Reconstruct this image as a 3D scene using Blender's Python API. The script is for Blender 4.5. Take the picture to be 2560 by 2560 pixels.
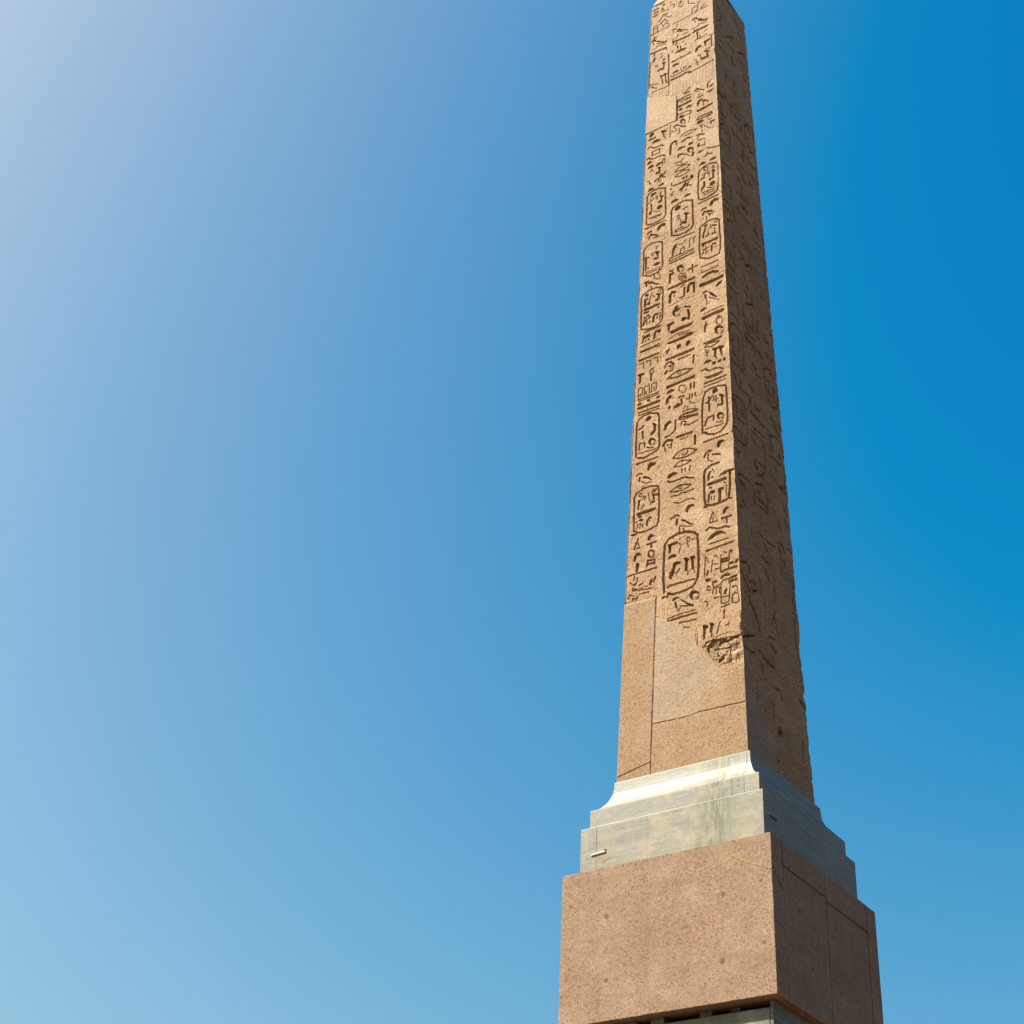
import bpy, bmesh, math, random
import numpy as np
from mathutils import Matrix, Vector

# ------------------------------------------------------------------ reset
for o in list(bpy.data.objects):
    bpy.data.objects.remove(o, do_unlink=True)
scene = bpy.context.scene
COL = scene.collection
rng = np.random.default_rng(7)
random.seed(7)

# ------------------------------------------------------------------ camera
cam_d = bpy.data.cameras.new('camera')
cam = bpy.data.objects.new('camera', cam_d)
COL.objects.link(cam)
yaw, pitch, roll = -0.6341659, 0.5952989, 0.0555011
fwd = Vector((math.sin(yaw) * math.cos(pitch), math.cos(yaw) * math.cos(pitch), math.sin(pitch)))
rgt = Vector((math.cos(yaw), -math.sin(yaw), 0))
upv = rgt.cross(fwd)
r2 = rgt * math.cos(roll) + upv * math.sin(roll)
u2 = -rgt * math.sin(roll) + upv * math.cos(roll)
M = Matrix((r2, u2, -fwd)).transposed().to_4x4()
M.translation = (7.8351, -14.6557, 1.7)
cam.matrix_world = M
cam_d.sensor_width = 36
cam_d.lens = 58.772
cam_d.clip_start = 0.1
cam_d.clip_end = 6000
scene.camera = cam

# ------------------------------------------------------------------ sky, sun, exposure
SUN = Vector((-0.50, -0.40, 0.77)).normalized()
elev = math.asin(SUN.z)
azim = math.atan2(SUN.x, SUN.y)
w = bpy.data.worlds.new('World')
scene.world = w
w.use_nodes = True
nt = w.node_tree
nt.nodes.clear()
sky = nt.nodes.new('ShaderNodeTexSky')
sky.sky_type = 'NISHITA'
sky.sun_disc = False
sky.sun_elevation = elev
sky.sun_rotation = azim
sky.altitude = 60
sky.air_density = 1.0
sky.dust_density = 4.0
sky.ozone_density = 6.0
# one uniform colour response for the whole sky (deep polarised blue)
sep = nt.nodes.new('ShaderNodeSeparateColor')
cmb = nt.nodes.new('ShaderNodeCombineColor')
nt.links.new(sky.outputs[0], sep.inputs[0])
def chan(i, gain, off, cap):
    a = nt.nodes.new('ShaderNodeMath'); a.operation = 'MULTIPLY_ADD'
    a.inputs[1].default_value = gain; a.inputs[2].default_value = off
    nt.links.new(sep.outputs[i], a.inputs[0])
    c = nt.nodes.new('ShaderNodeMath'); c.operation = 'MULTIPLY'; c.inputs[1].default_value = cap
    nt.links.new(sep.outputs[2], c.inputs[0])
    d = nt.nodes.new('ShaderNodeMath'); d.operation = 'MINIMUM'
    nt.links.new(a.outputs[0], d.inputs[0]); nt.links.new(c.outputs[0], d.inputs[1])
    e = nt.nodes.new('ShaderNodeMath'); e.operation = 'MAXIMUM'; e.inputs[1].default_value = 0.02
    nt.links.new(d.outputs[0], e.inputs[0])
    nt.links.new(e.outputs[0], cmb.inputs[i])
chan(0, 2.08, -1.88, 0.80)
chan(1, 1.50, -0.84, 0.92)
bl = nt.nodes.new('ShaderNodeMath'); bl.operation = 'MULTIPLY_ADD'; bl.inputs[1].default_value = 0.72; bl.inputs[2].default_value = 0.98
nt.links.new(sep.outputs[2], bl.inputs[0])
nt.links.new(bl.outputs[0], cmb.inputs[2])
bg = nt.nodes.new('ShaderNodeBackground')
bg.inputs['Strength'].default_value = 0.076
wo = nt.nodes.new('ShaderNodeOutputWorld')
nt.links.new(cmb.outputs[0], bg.inputs['Color'])
nt.links.new(bg.outputs[0], wo.inputs['Surface'])

sun_d = bpy.data.lights.new('sun', 'SUN')
sun_d.energy = 5.0
sun_d.angle = math.radians(0.53)
sun_d.color = (1.0, 0.94, 0.84)
sun = bpy.data.objects.new('sun', sun_d)
COL.objects.link(sun)
sun.rotation_euler = SUN.to_track_quat('Z', 'Y').to_euler()
sun.location = (-20, -16, 40)

scene.view_settings.view_transform = 'Standard'
scene.view_settings.look = 'None'
scene.view_settings.exposure = 1.3
scene.view_settings.gamma = 1.0
scene.view_settings.use_curve_mapping = False
scene.render.engine = 'CYCLES'

# ------------------------------------------------------------------ helpers
def tag(o, label=None, cat=None, group=None, kind=None):
    if label: o['label'] = label
    if cat: o['category'] = cat
    if group: o['group'] = group
    if kind: o['kind'] = kind
    return o

def empty(name, loc):
    o = bpy.data.objects.new(name, None)
    o.empty_display_size = 0.3
    o.location = loc
    COL.objects.link(o)
    return o

def link(name, me, mat, parent=None):
    o = bpy.data.objects.new(name, me)
    if mat: me.materials.append(mat)
    COL.objects.link(o)
    if parent: o.parent = parent
    return o

def mesh_np(name, verts, quads):
    me = bpy.data.meshes.new(name)
    me.vertices.add(len(verts))
    me.vertices.foreach_set('co', np.ascontiguousarray(verts, dtype=np.float32).ravel())
    n = len(quads)
    me.loops.add(n * 4)
    me.loops.foreach_set('vertex_index', np.ascontiguousarray(quads, dtype=np.int32).ravel())
    me.polygons.add(n)
    me.polygons.foreach_set('loop_start', np.arange(0, n * 4, 4, dtype=np.int32))
    me.update(calc_edges=True)
    return me

def bm_obj(name, bm, mat, parent=None):
    bmesh.ops.recalc_face_normals(bm, faces=bm.faces)
    me = bpy.data.meshes.new(name)
    bm.to_mesh(me)
    bm.free()
    return link(name, me, mat, parent)

def box_bm(x0, x1, y0, y1, z0, z1, bev=0.0, seg=1):
    bm = bmesh.new()
    bmesh.ops.create_cube(bm, size=1)
    for v in bm.verts:
        v.co = Vector(((x0 + x1) / 2 + v.co.x * (x1 - x0), (y0 + y1) / 2 + v.co.y * (y1 - y0), (z0 + z1) / 2 + v.co.z * (z1 - z0)))
    if bev:
        bmesh.ops.bevel(bm, geom=list(bm.edges), offset=bev, segments=seg, profile=0.6, affect='EDGES')
    return bm

def frustum_bm(prof):
    """square rings (half, z) stacked into a closed solid"""
    bm = bmesh.new()
    rings = []
    for h, z in prof:
        rings.append([bm.verts.new((sx * h, sy * h, z)) for sx, sy in ((-1, -1), (1, -1), (1, 1), (-1, 1))])
    for a, b in zip(rings[:-1], rings[1:]):
        for i in range(4):
            bm.faces.new((a[i], a[(i + 1) % 4], b[(i + 1) % 4], b[i]))
    bm.faces.new(rings[0][::-1])
    bm.faces.new(rings[-1])
    return bm

def cut(bm, axis, val, keep_above):
    no = [0, 0, 0]; no[axis] = 1
    co = [0, 0, 0]; co[axis] = val
    r = bmesh.ops.bisect_plane(bm, geom=list(bm.verts) + list(bm.edges) + list(bm.faces), plane_co=co, plane_no=no,
                               clear_inner=keep_above, clear_outer=not keep_above)
    ed = [e for e in r['geom_cut'] if isinstance(e, bmesh.types.BMEdge)]
    bmesh.ops.holes_fill(bm, edges=ed, sides=0)
    return bm

# ------------------------------------------------------------------ materials
def nd(t, typ, **kw):
    n = t.nodes.new(typ)
    for k, v in kw.items():
        setattr(n, k, v)
    return n

def ramp(t, stops, interp='LINEAR'):
    r = nd(t, 'ShaderNodeValToRGB')
    r.color_ramp.interpolation = interp
    e = r.color_ramp.elements
    while len(e) < len(stops): e.new(0.5)
    for el, (p, c) in zip(e, stops):
        el.position = p
        el.color = (c[0], c[1], c[2], 1) if not isinstance(c, (int, float)) else (c, c, c, 1)
    return r

def mixc(t, fac, a, b, blend='MIX'):
    m = nd(t, 'ShaderNodeMix', data_type='RGBA', blend_type=blend)
    for s, v in ((0, fac), (6, a), (7, b)):
        if hasattr(v, 'links'): t.links.new(v, m.inputs[s])
        elif isinstance(v, (int, float)): m.inputs[s].default_value = v
        else: m.inputs[s].default_value = (*v, 1)
    return m.outputs[2]

def noise(t, vec, scale, detail=2, rough=0.5, dist=0.0):
    n = nd(t, 'ShaderNodeTexNoise')
    n.inputs['Scale'].default_value = scale
    n.inputs['Detail'].default_value = detail
    n.inputs['Roughness'].default_value = rough
    n.inputs['Distortion'].default_value = dist
    t.links.new(vec, n.inputs['Vector'])
    return n.outputs['Fac']

def mapping(t, scale=(1, 1, 1), rot=(0, 0, 0), loc=(0, 0, 0)):
    tc = nd(t, 'ShaderNodeTexCoord')
    m = nd(t, 'ShaderNodeMapping')
    m.inputs['Scale'].default_value = scale
    m.inputs['Rotation'].default_value = rot
    m.inputs['Location'].default_value = loc
    t.links.new(tc.outputs['Object'], m.inputs['Vector'])
    return m.outputs['Vector']

def new_mat(name, rough=0.8, spec=0.25):
    m = bpy.data.materials.new(name)
    m.use_nodes = True
    t = m.node_tree
    b = t.nodes['Principled BSDF']
    b.inputs['Roughness'].default_value = rough
    b.inputs['Specular IOR Level'].default_value = spec
    return m, t, b

def granite(name, mid, light, dark, pink, grain=85.0, bump=0.35, stain=(0.25, 0.19, 0.14), stain_amt=0.35, spec=0.2, streak=0.2, loc=(0, 0, 0), pale_top=False, band=0.25):
    m, t, b = new_mat(name, 0.78, spec)
    v = mapping(t, loc=loc)
    # crystals: each Voronoi cell one mineral, softened by finer grains
    vw = mapping(t, loc=loc)
    def cells(scale, off):
        n_ = nd(t, 'ShaderNodeTexVoronoi'); n_.inputs['Scale'].default_value = scale
        mp = mapping(t, loc=(loc[0] + off, loc[1] + off * 2, loc[2]))
        t.links.new(mp, n_.inputs['Vector'])
        sp = nd(t, 'ShaderNodeSeparateColor')
        t.links.new(n_.outputs['Color'], sp.inputs[0])
        return sp.outputs[0]
    def minerals(src):
        grey = tuple(0.55 * a_ + 0.45 * b_ for a_, b_ in zip(dark, mid))
        r_ = ramp(t, [(0.0, dark), (0.13, grey), (0.30, mid), (0.58, pink), (0.80, mid), (0.92, light)], 'CONSTANT')
        t.links.new(src, r_.inputs[0])
        return r_.outputs[0]
    g1 = noise(t, v, grain * 1.6, 2.5, 0.65)
    ca_ = minerals(cells(grain, 0.0))
    cb_ = minerals(cells(grain * 1.9, 5.3))
    col = mixc(t, 0.33, ca_, cb_)
    # broad weathering patches
    n = noise(t, v, 1.7, 5, 0.62, 0.6)
    r = ramp(t, [(0.42, 0.0), (0.75, stain_amt)])
    t.links.new(n, r.inputs[0])
    col = mixc(t, r.outputs[0], col, stain)
    n = noise(t, mapping(t, loc=(4, 4, 9)), 3.1, 4, 0.6, 0.3)
    r = ramp(t, [(0.45, 0.0), (0.70, 0.26)])
    t.links.new(n, r.inputs[0])
    col = mixc(t, r.outputs[0], col, tuple(min(1, x * 1.13) for x in light))
    n = noise(t, mapping(t, scale=(0.7, 0.7, 4.5), rot=(0.03, 0.05, 0)), 1.0, 5, 0.6, 0.5)
    r = ramp(t, [(0.50, 0.0), (0.60, band)])
    t.links.new(n, r.inputs[0])
    col = mixc(t, r.outputs[0], col, tuple(x * 0.85 for x in stain))
    n = noise(t, mapping(t, loc=(2, 6, 1)), 11.0, 4, 0.7, 0.3)
    r = ramp(t, [(0.50, 0.0), (0.68, 0.22)])
    t.links.new(n, r.inputs[0])
    col = mixc(t, r.outputs[0], col, tuple(0.5 * x + 0.5 * sum(stain) / 3 for x in stain))
    # run-off streaks, elongated down the stone
    n = noise(t, mapping(t, scale=(9, 9, 0.45)), 1.0, 3, 0.55, 0.2)
    r = ramp(t, [(0.50, 0.0), (0.72, streak)])
    t.links.new(n, r.inputs[0])
    col = mixc(t, r.outputs[0], col, tuple(x * 0.75 for x in stain))
    if pale_top:
        tc = nd(t, 'ShaderNodeTexCoord'); sx = nd(t, 'ShaderNodeSeparateXYZ'); t.links.new(tc.outputs['Object'], sx.inputs[0])
        d1 = nd(t, 'ShaderNodeMapRange'); d1.inputs['From Min'].default_value = 5.5; d1.inputs['From Max'].default_value = 12.5
        d1.inputs['To Min'].default_value = -0.12; d1.inputs['To Max'].default_value = 0.5
        t.links.new(sx.outputs[2], d1.inputs['Value'])
        n = noise(t, mapping(t, loc=(7, 1, 3)), 2.2, 5, 0.65, 0.4)
        d2 = nd(t, 'ShaderNodeMath', operation='MULTIPLY', use_clamp=True)
        t.links.new(d1.outputs[0], d2.inputs[0]); t.links.new(n, d2.inputs[1])
        col = mixc(t, d2.outputs[0], col, (0.50, 0.40, 0.30))
    t.links.new(col, b.inputs['Base Color'])
    bp = nd(t, 'ShaderNodeBump')
    bp.inputs['Strength'].default_value = bump
    bp.inputs['Distance'].default_value = 0.006
    t.links.new(g1, bp.inputs['Height'])
    t.links.new(bp.outputs[0], b.inputs['Normal'])
    return m

def marble(name, base, light, grey, moss=0.25, loc=(0, 0, 0), spec=0.35):
    m, t, b = new_mat(name, 0.55, spec)
    v = mapping(t, loc=loc)
    n = noise(t, mapping(t, scale=(1.0, 1.0, 13), rot=(0.05, 0.04, 0), loc=loc), 1.3, 7, 0.66, 0.5)
    c = ramp(t, [(0.30, grey), (0.48, base), (0.68, light)])
    t.links.new(n, c.inputs[0])
    # fine veins
    n2 = noise(t, mapping(t, scale=(1.6, 1.6, 9), rot=(0.1, -0.08, 0.3), loc=(2 + loc[0], 1, 3)), 2.6, 8, 0.7, 1.8)
    r = ramp(t, [(0.45, 0.0), (0.50, 0.6), (0.55, 0.0)])
    t.links.new(n2, r.inputs[0])
    col = mixc(t, r.outputs[0], c.outputs[0], tuple(x * 0.6 for x in grey))
    # vertical run-off: lime green / ochre
    n3 = noise(t, mapping(t, scale=(6, 6, 0.7), loc=(5, 2, loc[2])), 1.0, 4, 0.6, 0.15)
    r = ramp(t, [(0.56, 0.0), (0.72, moss)])
    t.links.new(n3, r.inputs[0])
    col = mixc(t, r.outputs[0], col, (0.20, 0.20, 0.09))
    # a moss-streaked seep right of the middle of the sunlit side
    tc = nd(t, 'ShaderNodeTexCoord'); sx = nd(t, 'ShaderNodeSeparateXYZ'); t.links.new(tc.outputs['Object'], sx.inputs[0])
    d1 = nd(t, 'ShaderNodeMath', operation='MULTIPLY_ADD'); d1.inputs[1].default_value = 3.2; d1.inputs[2].default_value = -3.2 * 0.52
    t.links.new(sx.outputs[0], d1.inputs[0])
    d2 = nd(t, 'ShaderNodeMath', operation='ABSOLUTE'); t.links.new(d1.outputs[0], d2.inputs[0])
    d3 = nd(t, 'ShaderNodeMath', operation='SUBTRACT', use_clamp=True); d3.inputs[0].default_value = 1.0; t.links.new(d2.outputs[0], d3.inputs[1])
    nm_ = noise(t, mapping(t, scale=(26, 26, 4.5), loc=(0.3, 0.7, 1.1)), 1.0, 5, 0.65, 0.4)
    rm = ramp(t, [(0.42, 0.0), (0.56, 1.0)]); t.links.new(nm_, rm.inputs[0])
    d4 = nd(t, 'ShaderNodeMath', operation='MULTIPLY'); t.links.new(d3.outputs[0], d4.inputs[0]); t.links.new(rm.outputs[0], d4.inputs[1])
    col = mixc(t, d4.outputs[0], col, (0.10, 0.095, 0.035))
    n4 = noise(t, mapping(t, scale=(3, 3, 2.2), loc=(1, 8, 2)), 1.0, 5, 0.65, 0.8)
    r = ramp(t, [(0.52, 0.0), (0.70, 0.65)])
    t.links.new(n4, r.inputs[0])
    col = mixc(t, r.outputs[0], col, (0.33, 0.255, 0.15))
    t.links.new(col, b.inputs['Base Color'])
    g = noise(t, v, 60, 3, 0.6)
    bp = nd(t, 'ShaderNodeBump')
    bp.inputs['Strength'].default_value = 0.12
    bp.inputs['Distance'].default_value = 0.006
    t.links.new(g, bp.inputs['Height'])
    t.links.new(bp.outputs[0], b.inputs['Normal'])
    return m

def plain(name, col, rough=0.8, var=0.2, scale=30):
    m, t, b = new_mat(name, rough, 0.2)
    n = noise(t, mapping(t), scale, 4, 0.6)
    r = ramp(t, [(0.3, tuple(x * (1 - var) for x in col)), (0.7, tuple(min(1, x * (1 + var)) for x in col))])
    t.links.new(n, r.inputs[0])
    t.links.new(r.outputs[0], b.inputs['Base Color'])
    return m

MAT = {}
MAT['old'] = granite('aged_rose_granite', (0.365, 0.232, 0.128), (0.475, 0.355, 0.24), (0.10, 0.064, 0.037), (0.385, 0.212, 0.115), 80, 0.5, (0.215, 0.128, 0.064), 0.36, 0.05, 0.15, pale_top=True)
MAT['new'] = granite('repair_granite', (0.29, 0.189, 0.108), (0.36, 0.27, 0.185), (0.085, 0.062, 0.042), (0.325, 0.182, 0.099), 84, 0.2, (0.29, 0.16, 0.072), 0.42, 0.06, 0.10, (2, 5, 0))
MAT['ped'] = granite('pedestal_granite', (0.288, 0.187, 0.12), (0.375, 0.28, 0.205), (0.085, 0.06, 0.044), (0.335, 0.19, 0.113), 84, 0.35, (0.225, 0.138, 0.076), 0.30, 0.06, 0.2, (6, 1, 2), band=0.26)
MAT['marble'] = marble('grey_veined_marble', (0.208, 0.190, 0.138), (0.255, 0.235, 0.18), (0.15, 0.147, 0.118), 0.6)
MAT['new_grey'] = granite('grey_repair_granite', (0.292, 0.197, 0.116), (0.365, 0.278, 0.194), (0.085, 0.064, 0.045), (0.315, 0.185, 0.10), 84, 0.2, (0.27, 0.18, 0.105), 0.35, 0.2, 0.10, (8, 3, 1))
MAT['marble_shade'] = marble('shade_darkened_marble', (0.15, 0.135, 0.105), (0.21, 0.19, 0.15), (0.08, 0.077, 0.066), 0.6, (1, 7, 4))  # darker marble copy: shade under the granite overhang put into its colour
MAT['patch'] = granite('inset_granite', (0.355, 0.238, 0.135), (0.44, 0.33, 0.215), (0.14, 0.092, 0.055), (0.365, 0.225, 0.125), 80, 0.25, (0.30, 0.19, 0.105), 0.35, 0.12, 0.15, (4, 2, 6))
MAT['marble2'] = marble('pale_marble', (0.222, 0.208, 0.166), (0.268, 0.256, 0.212), (0.155, 0.153, 0.127), 0.55, (3, 3, 1))
MAT['mortar'] = plain('ochre_mortar', (0.30, 0.178, 0.098), 0.9, 0.3, 40)
MAT['plug'] = plain('orange_cement', (0.17, 0.085, 0.036), 0.9, 0.3, 60)
MAT['iron'] = plain('pale_painted_iron', (0.50, 0.45, 0.41), 0.6, 0.06, 50)
MAT['rust'] = plain('rusty_iron', (0.10, 0.07, 0.04), 0.8, 0.4, 60)
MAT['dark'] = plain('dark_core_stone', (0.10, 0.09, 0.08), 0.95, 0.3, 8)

# ------------------------------------------------------------------ ground
m, t, b = new_mat('basalt_setts', 0.75, 0.3)
v = mapping(t)
vo = nd(t, 'ShaderNodeTexVoronoi'); vo.inputs['Scale'].default_value = 9; vo.inputs['Randomness'].default_value = 0.45
t.links.new(v, vo.inputs['Vector'])
r = ramp(t, [(0.0, (0.092, 0.055, 0.030)), (0.8, (0.072, 0.045, 0.026)), (1.0, (0.03, 0.022, 0.016))])
t.links.new(vo.outputs['Distance'], r.inputs[0])
n = noise(t, v, 0.3, 5, 0.6)
t.links.new(mixc(t, n, r.outputs[0], (0.086, 0.052, 0.029)), b.inputs['Base Color'])
bm = bmesh.new()
bmesh.ops.create_grid(bm, x_segments=12, y_segments=12, size=2500)
g = bm_obj('ground', bm, m)
tag(g, 'dark cobbled square around the monument', 'ground', kind='structure')

# added ring of hills, unseen below the frame, blocks bright low sky
m, t, b = new_mat('blocker_hill_brown', 0.95, 0.05)
v = mapping(t)
n = noise(t, v, 0.06, 6, 0.65)
r = ramp(t, [(0.35, (0.045, 0.032, 0.014)), (0.65, (0.09, 0.052, 0.026))])
t.links.new(n, r.inputs[0])
t.links.new(r.outputs[0], b.inputs['Base Color'])
bm = bmesh.new()
NA = 96
prev = None
for rad, hgt, j in ((150, -0.5, 0), (185, 14, 3), (225, 36, 6), (265, 55, 8), (330, 66, 9), (480, 60, 10), (900, 20, 8), (1500, -4, 0)):
    cur = [bm.verts.new((rad * math.cos(2 * math.pi * i / NA), rad * math.sin(2 * math.pi * i / NA), hgt + j * (random.random() - 0.5))) for i in range(NA)]
    if prev:
        for i in range(NA):
            bm.faces.new((prev[i], prev[(i + 1) % NA], cur[(i + 1) % NA], cur[i]))
    prev = cur
h_ = bm_obj('blocker_hills', bm, m)
for p in h_.data.polygons: p.use_smooth = True
tag(h_, 'added brown hill ring, out of view, blocking the low sky', 'blocker_hills', kind='structure')

# ------------------------------------------------------------------ heights (metres)
Z_PED0, Z_PED1 = 6.661, 8.219
Z_M1, Z_M2, Z_C = Z_PED1 + 0.5294, Z_PED1 + 0.7488, Z_PED1 + 1.1091
H_PED, H_M1, H_M2, H_C = 1.18, 1.0523, 0.9851, 0.8040

# ------------------------------------------------------------------ lower marble pedestal (mostly below the frame)
lp = empty('marble_pedestal', (0, 0, 0))
tag(lp, 'grey marble pedestal in shade beneath the overhanging granite block', 'pedestal')
HD = 1.08
bm_obj('die', box_bm(-HD, HD - 0.032, -HD, HD, 0.95, Z_PED0 - 0.072, 0.006), MAT['marble_shade'], lp)
bm_obj('side_slab', box_bm(HD - 0.030, HD + 0.002, -HD + 0.002, HD - 0.002, 0.96, Z_PED0 - 0.003, 0.004), MAT['marble_shade'], lp)
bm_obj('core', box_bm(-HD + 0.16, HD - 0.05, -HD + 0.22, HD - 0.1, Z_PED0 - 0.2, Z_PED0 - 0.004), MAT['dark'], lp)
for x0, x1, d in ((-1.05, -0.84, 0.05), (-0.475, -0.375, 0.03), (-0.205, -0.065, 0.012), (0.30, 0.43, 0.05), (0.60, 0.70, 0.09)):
    bm_obj('spacer_block', box_bm(x0, x1, -HD + d, -HD + d + 0.14, Z_PED0 - 0.074, Z_PED0 - 0.002, 0.004), MAT['marble_shade'], lp)
bm_obj('base_moulding', frustum_bm([(1.36, 0.5), (1.36, 0.68), (1.30, 0.74), (1.20, 0.78), (1.16, 0.86), (1.13, 0.949)]), MAT['marble'], lp)
for i, hh in enumerate((2.1, 1.75, 1.45)):
    bm_obj('step', box_bm(-hh, hh, -hh, hh, 0.004 + 0.165 * i, 0.165 * (i + 1), 0.01), MAT['marble'], lp)

# ------------------------------------------------------------------ granite pedestal block, clad in slabs
gp = empty('granite_pedestal', (0, 0, 0))
tag(gp, 'massive pinkish granite block clad in slabs with orange plugs, under the marble base', 'pedestal')
J = 0.007
T = 0.235
def rough_slab(name, x0, x1, y0, y1, z0, z1, mat, parent, chips=0.0028, step=0.06):
    """box whose edges are worn unevenly: subdivided, then rounded and nibbled along the arrises"""
    bm = box_bm(x0, x1, y0, y1, z0, z1)
    L = max(x1 - x0, z1 - z0, y1 - y0)
    for ax, lo, hi in ((0, x0, x1), (1, y0, y1), (2, z0, z1)):
        n = max(1, int((hi - lo) / step))
        cuts = [lo + (hi - lo) * (i + 1) / (n + 1) for i in range(n)] + [lo + 0.005, hi - 0.005]
        for c in cuts:
            no = [0, 0, 0]; no[ax] = 1
            co = [0, 0, 0]; co[ax] = c
            bmesh.ops.bisect_plane(bm, geom=list(bm.verts) + list(bm.edges) + list(bm.faces), plane_co=co, plane_no=no)
    for v in bm.verts:
        on = [abs(v.co.x - x0) < 1e-5 or abs(v.co.x - x1) < 1e-5, abs(v.co.y - y0) < 1e-5 or abs(v.co.y - y1) < 1e-5, abs(v.co.z - z0) < 1e-5 or abs(v.co.z - z1) < 1e-5]
        if sum(on) >= 2:
            a = chips * (0.25 + 0.75 * random.random() ** 3 * 1.6)
            c = Vector(((x0 + x1) / 2, (y0 + y1) / 2, (z0 + z1) / 2))
            for k in range(3):
                if on[k]: v.co[k] -= a if v.co[k] > c[k] else -a
    return bm_obj(name, bm, mat, parent)
za, zb = Z_PED0, Z_PED1
rough_slab('granite_slab', -H_PED, H_PED, -H_PED, -H_PED + T - J, za, zb, MAT['ped'], gp)
rough_slab('granite_slab', -H_PED, H_PED, H_PED - T + J, H_PED, za, zb, MAT['ped'], gp)
xs = H_PED - 0.20
rough_slab('granite_slab', xs, H_PED, -H_PED + T + J, -0.012 - J, zb - 0.25 + 0.004, zb, MAT['ped'], gp, 0.0025)
rough_slab('granite_slab', xs, H_PED, -0.012 + J, H_PED - T - J, zb - 0.29 + 0.004, zb, MAT['ped'], gp, 0.0025)
rough_slab('granite_slab', xs, H_PED - 0.006, -H_PED + T + J, -0.001 - J, za, zb - 0.25 - 0.005, MAT['ped'], gp, 0.0025)
rough_slab('granite_slab', xs, H_PED - 0.006, -0.001 + J, H_PED - T - J, za, zb - 0.29 - 0.005, MAT['ped'], gp, 0.0025)
rough_slab('granite_slab', -H_PED, -xs, -H_PED + T + J, H_PED - T - J, za, zb, MAT['ped'], gp, 0.0025)
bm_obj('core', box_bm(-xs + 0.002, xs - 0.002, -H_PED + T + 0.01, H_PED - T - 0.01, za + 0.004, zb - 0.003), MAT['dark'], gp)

def disc(name, x, y, z, r, axis, mat, parent, th=0.0012, n=14):
    """uneven plug of cement, proud of the stone by th, its axis along -y or +x"""
    bm = bmesh.new()
    rr = [r * (1 + 0.16 * (random.random() - 0.5)) for _ in range(n)]
    def P(a, q, d):
        u, v = q * math.cos(a), q * math.sin(a)
        return (x + u, y - d, z + v) if axis == 'y' else (x + d, y + u, z + v)
    A = [2 * math.pi * i / n for i in range(n)]
    back = [bm.verts.new(P(a, q, -0.02)) for a, q in zip(A, rr)]
    rim = [bm.verts.new(P(a, q, th * 0.5)) for a, q in zip(A, rr)]
    top = [bm.verts.new(P(a, q * 0.7, th)) for a, q in zip(A, rr)]
    cen = bm.verts.new(P(0, 0, th * 0.4))
    for i in range(n):
        j = (i + 1) % n
        bm.faces.new((back[i], back[j], rim[j], rim[i]))
        bm.faces.new((rim[i], rim[j], top[j], top[i]))
        bm.faces.new((top[i], top[j], cen))
    bm.faces.new(back)
    return bm_obj(name, bm, mat, parent)
for x, z, r in ((0.655, -0.524, 0.027), (-0.645, -0.517, 0.025), (0.631, -1.172, 0.027), (-0.638, -1.163, 0.025),
                (1.058, -0.464, 0.017), (1.07, -1.063, 0.018), (-1.073, -0.347, 0.017), (-1.067, -0.991, 0.017)):
    disc('cement_plug', x, -H_PED, Z_PED1 + z, r, 'y', MAT['plug'], gp)
for y, z in ((0.18, -0.52), (0.22, -1.15), (-0.62, -0.6)):
    disc('cement_plug', H_PED - 0.006, y, Z_PED1 + z, 0.022, 'x', MAT['plug'], gp)

def ribbon(name, pts, widths, axis, plane, th, mat, parent):
    """filled crack: an irregular low ridge of mortar following a polyline on a stone face"""
    bm = bmesh.new()
    rows = []
    fine = []
    for (a, b), wa, wb in zip(zip(pts[:-1], pts[1:]), widths[:-1], widths[1:]):
        for i in range(6):
            k = i / 6
            fine.append((a[0] + (b[0] - a[0]) * k, a[1] + (b[1] - a[1]) * k, wa + (wb - wa) * k))
    fine.append((*pts[-1], widths[-1]))
    for i, (a, z, wd) in enumerate(fine):
        p = fine[min(i + 1, len(fine) - 1)]; q = fine[max(i - 1, 0)]
        tx, tz = p[0] - q[0], p[1] - q[1]
        l = math.hypot(tx, tz) or 1
        nx, nz = -tz / l, tx / l
        j = (random.random() - 0.5) * wd * 0.8
        w1 = wd * (0.35 + 0.4 * random.random()); w2 = wd * (0.35 + 0.4 * random.random())
        row = []
        for o, h in ((-w1, -0.012), (-w1 * 0.8, th), (w2 * 0.8, th * 0.6), (w2, -0.012)):
            u, vv = a + nx * (o + j), z + nz * (o + j)
            row.append(bm.verts.new((u, plane - h, vv) if axis == 'y' else (plane + h, u, vv)))
        rows.append(row)
    for r0, r1 in zip(rows[:-1], rows[1:]):
        for k in range(3):
            bm.faces.new((r0[k], r0[k + 1], r1[k + 1], r1[k]))
    return bm_obj(name, bm, mat, parent)
Zp = Z_PED1
ribbon('mortar_filled_crack', [(0.66, Zp - 0.008), (0.738, Zp - 0.123), (0.816, Zp - 0.189), (0.903, Zp - 0.234), (1.041, Zp - 0.308), (1.172, Zp - 0.366)],
       [0.010, 0.018, 0.022, 0.024, 0.012, 0.008], 'y', -H_PED, 0.003, plain('yellow_mortar', (0.30, 0.185, 0.085), 0.9, 0.35, 30), gp)
ribbon('crack', [(-1.17, Zp - 0.33), (-1.12, Zp - 0.381), (-1.044, Zp - 0.443), (-0.965, Zp - 0.521)], [0.006, 0.01, 0.022, 0.03], 'x', H_PED, 0.0015, MAT['dark'], gp)
disc('socket_hole', H_PED - 0.006, -0.402, Zp - 1.10, 0.018, 'x', MAT['dark'], gp, 0.001, 8)

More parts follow.
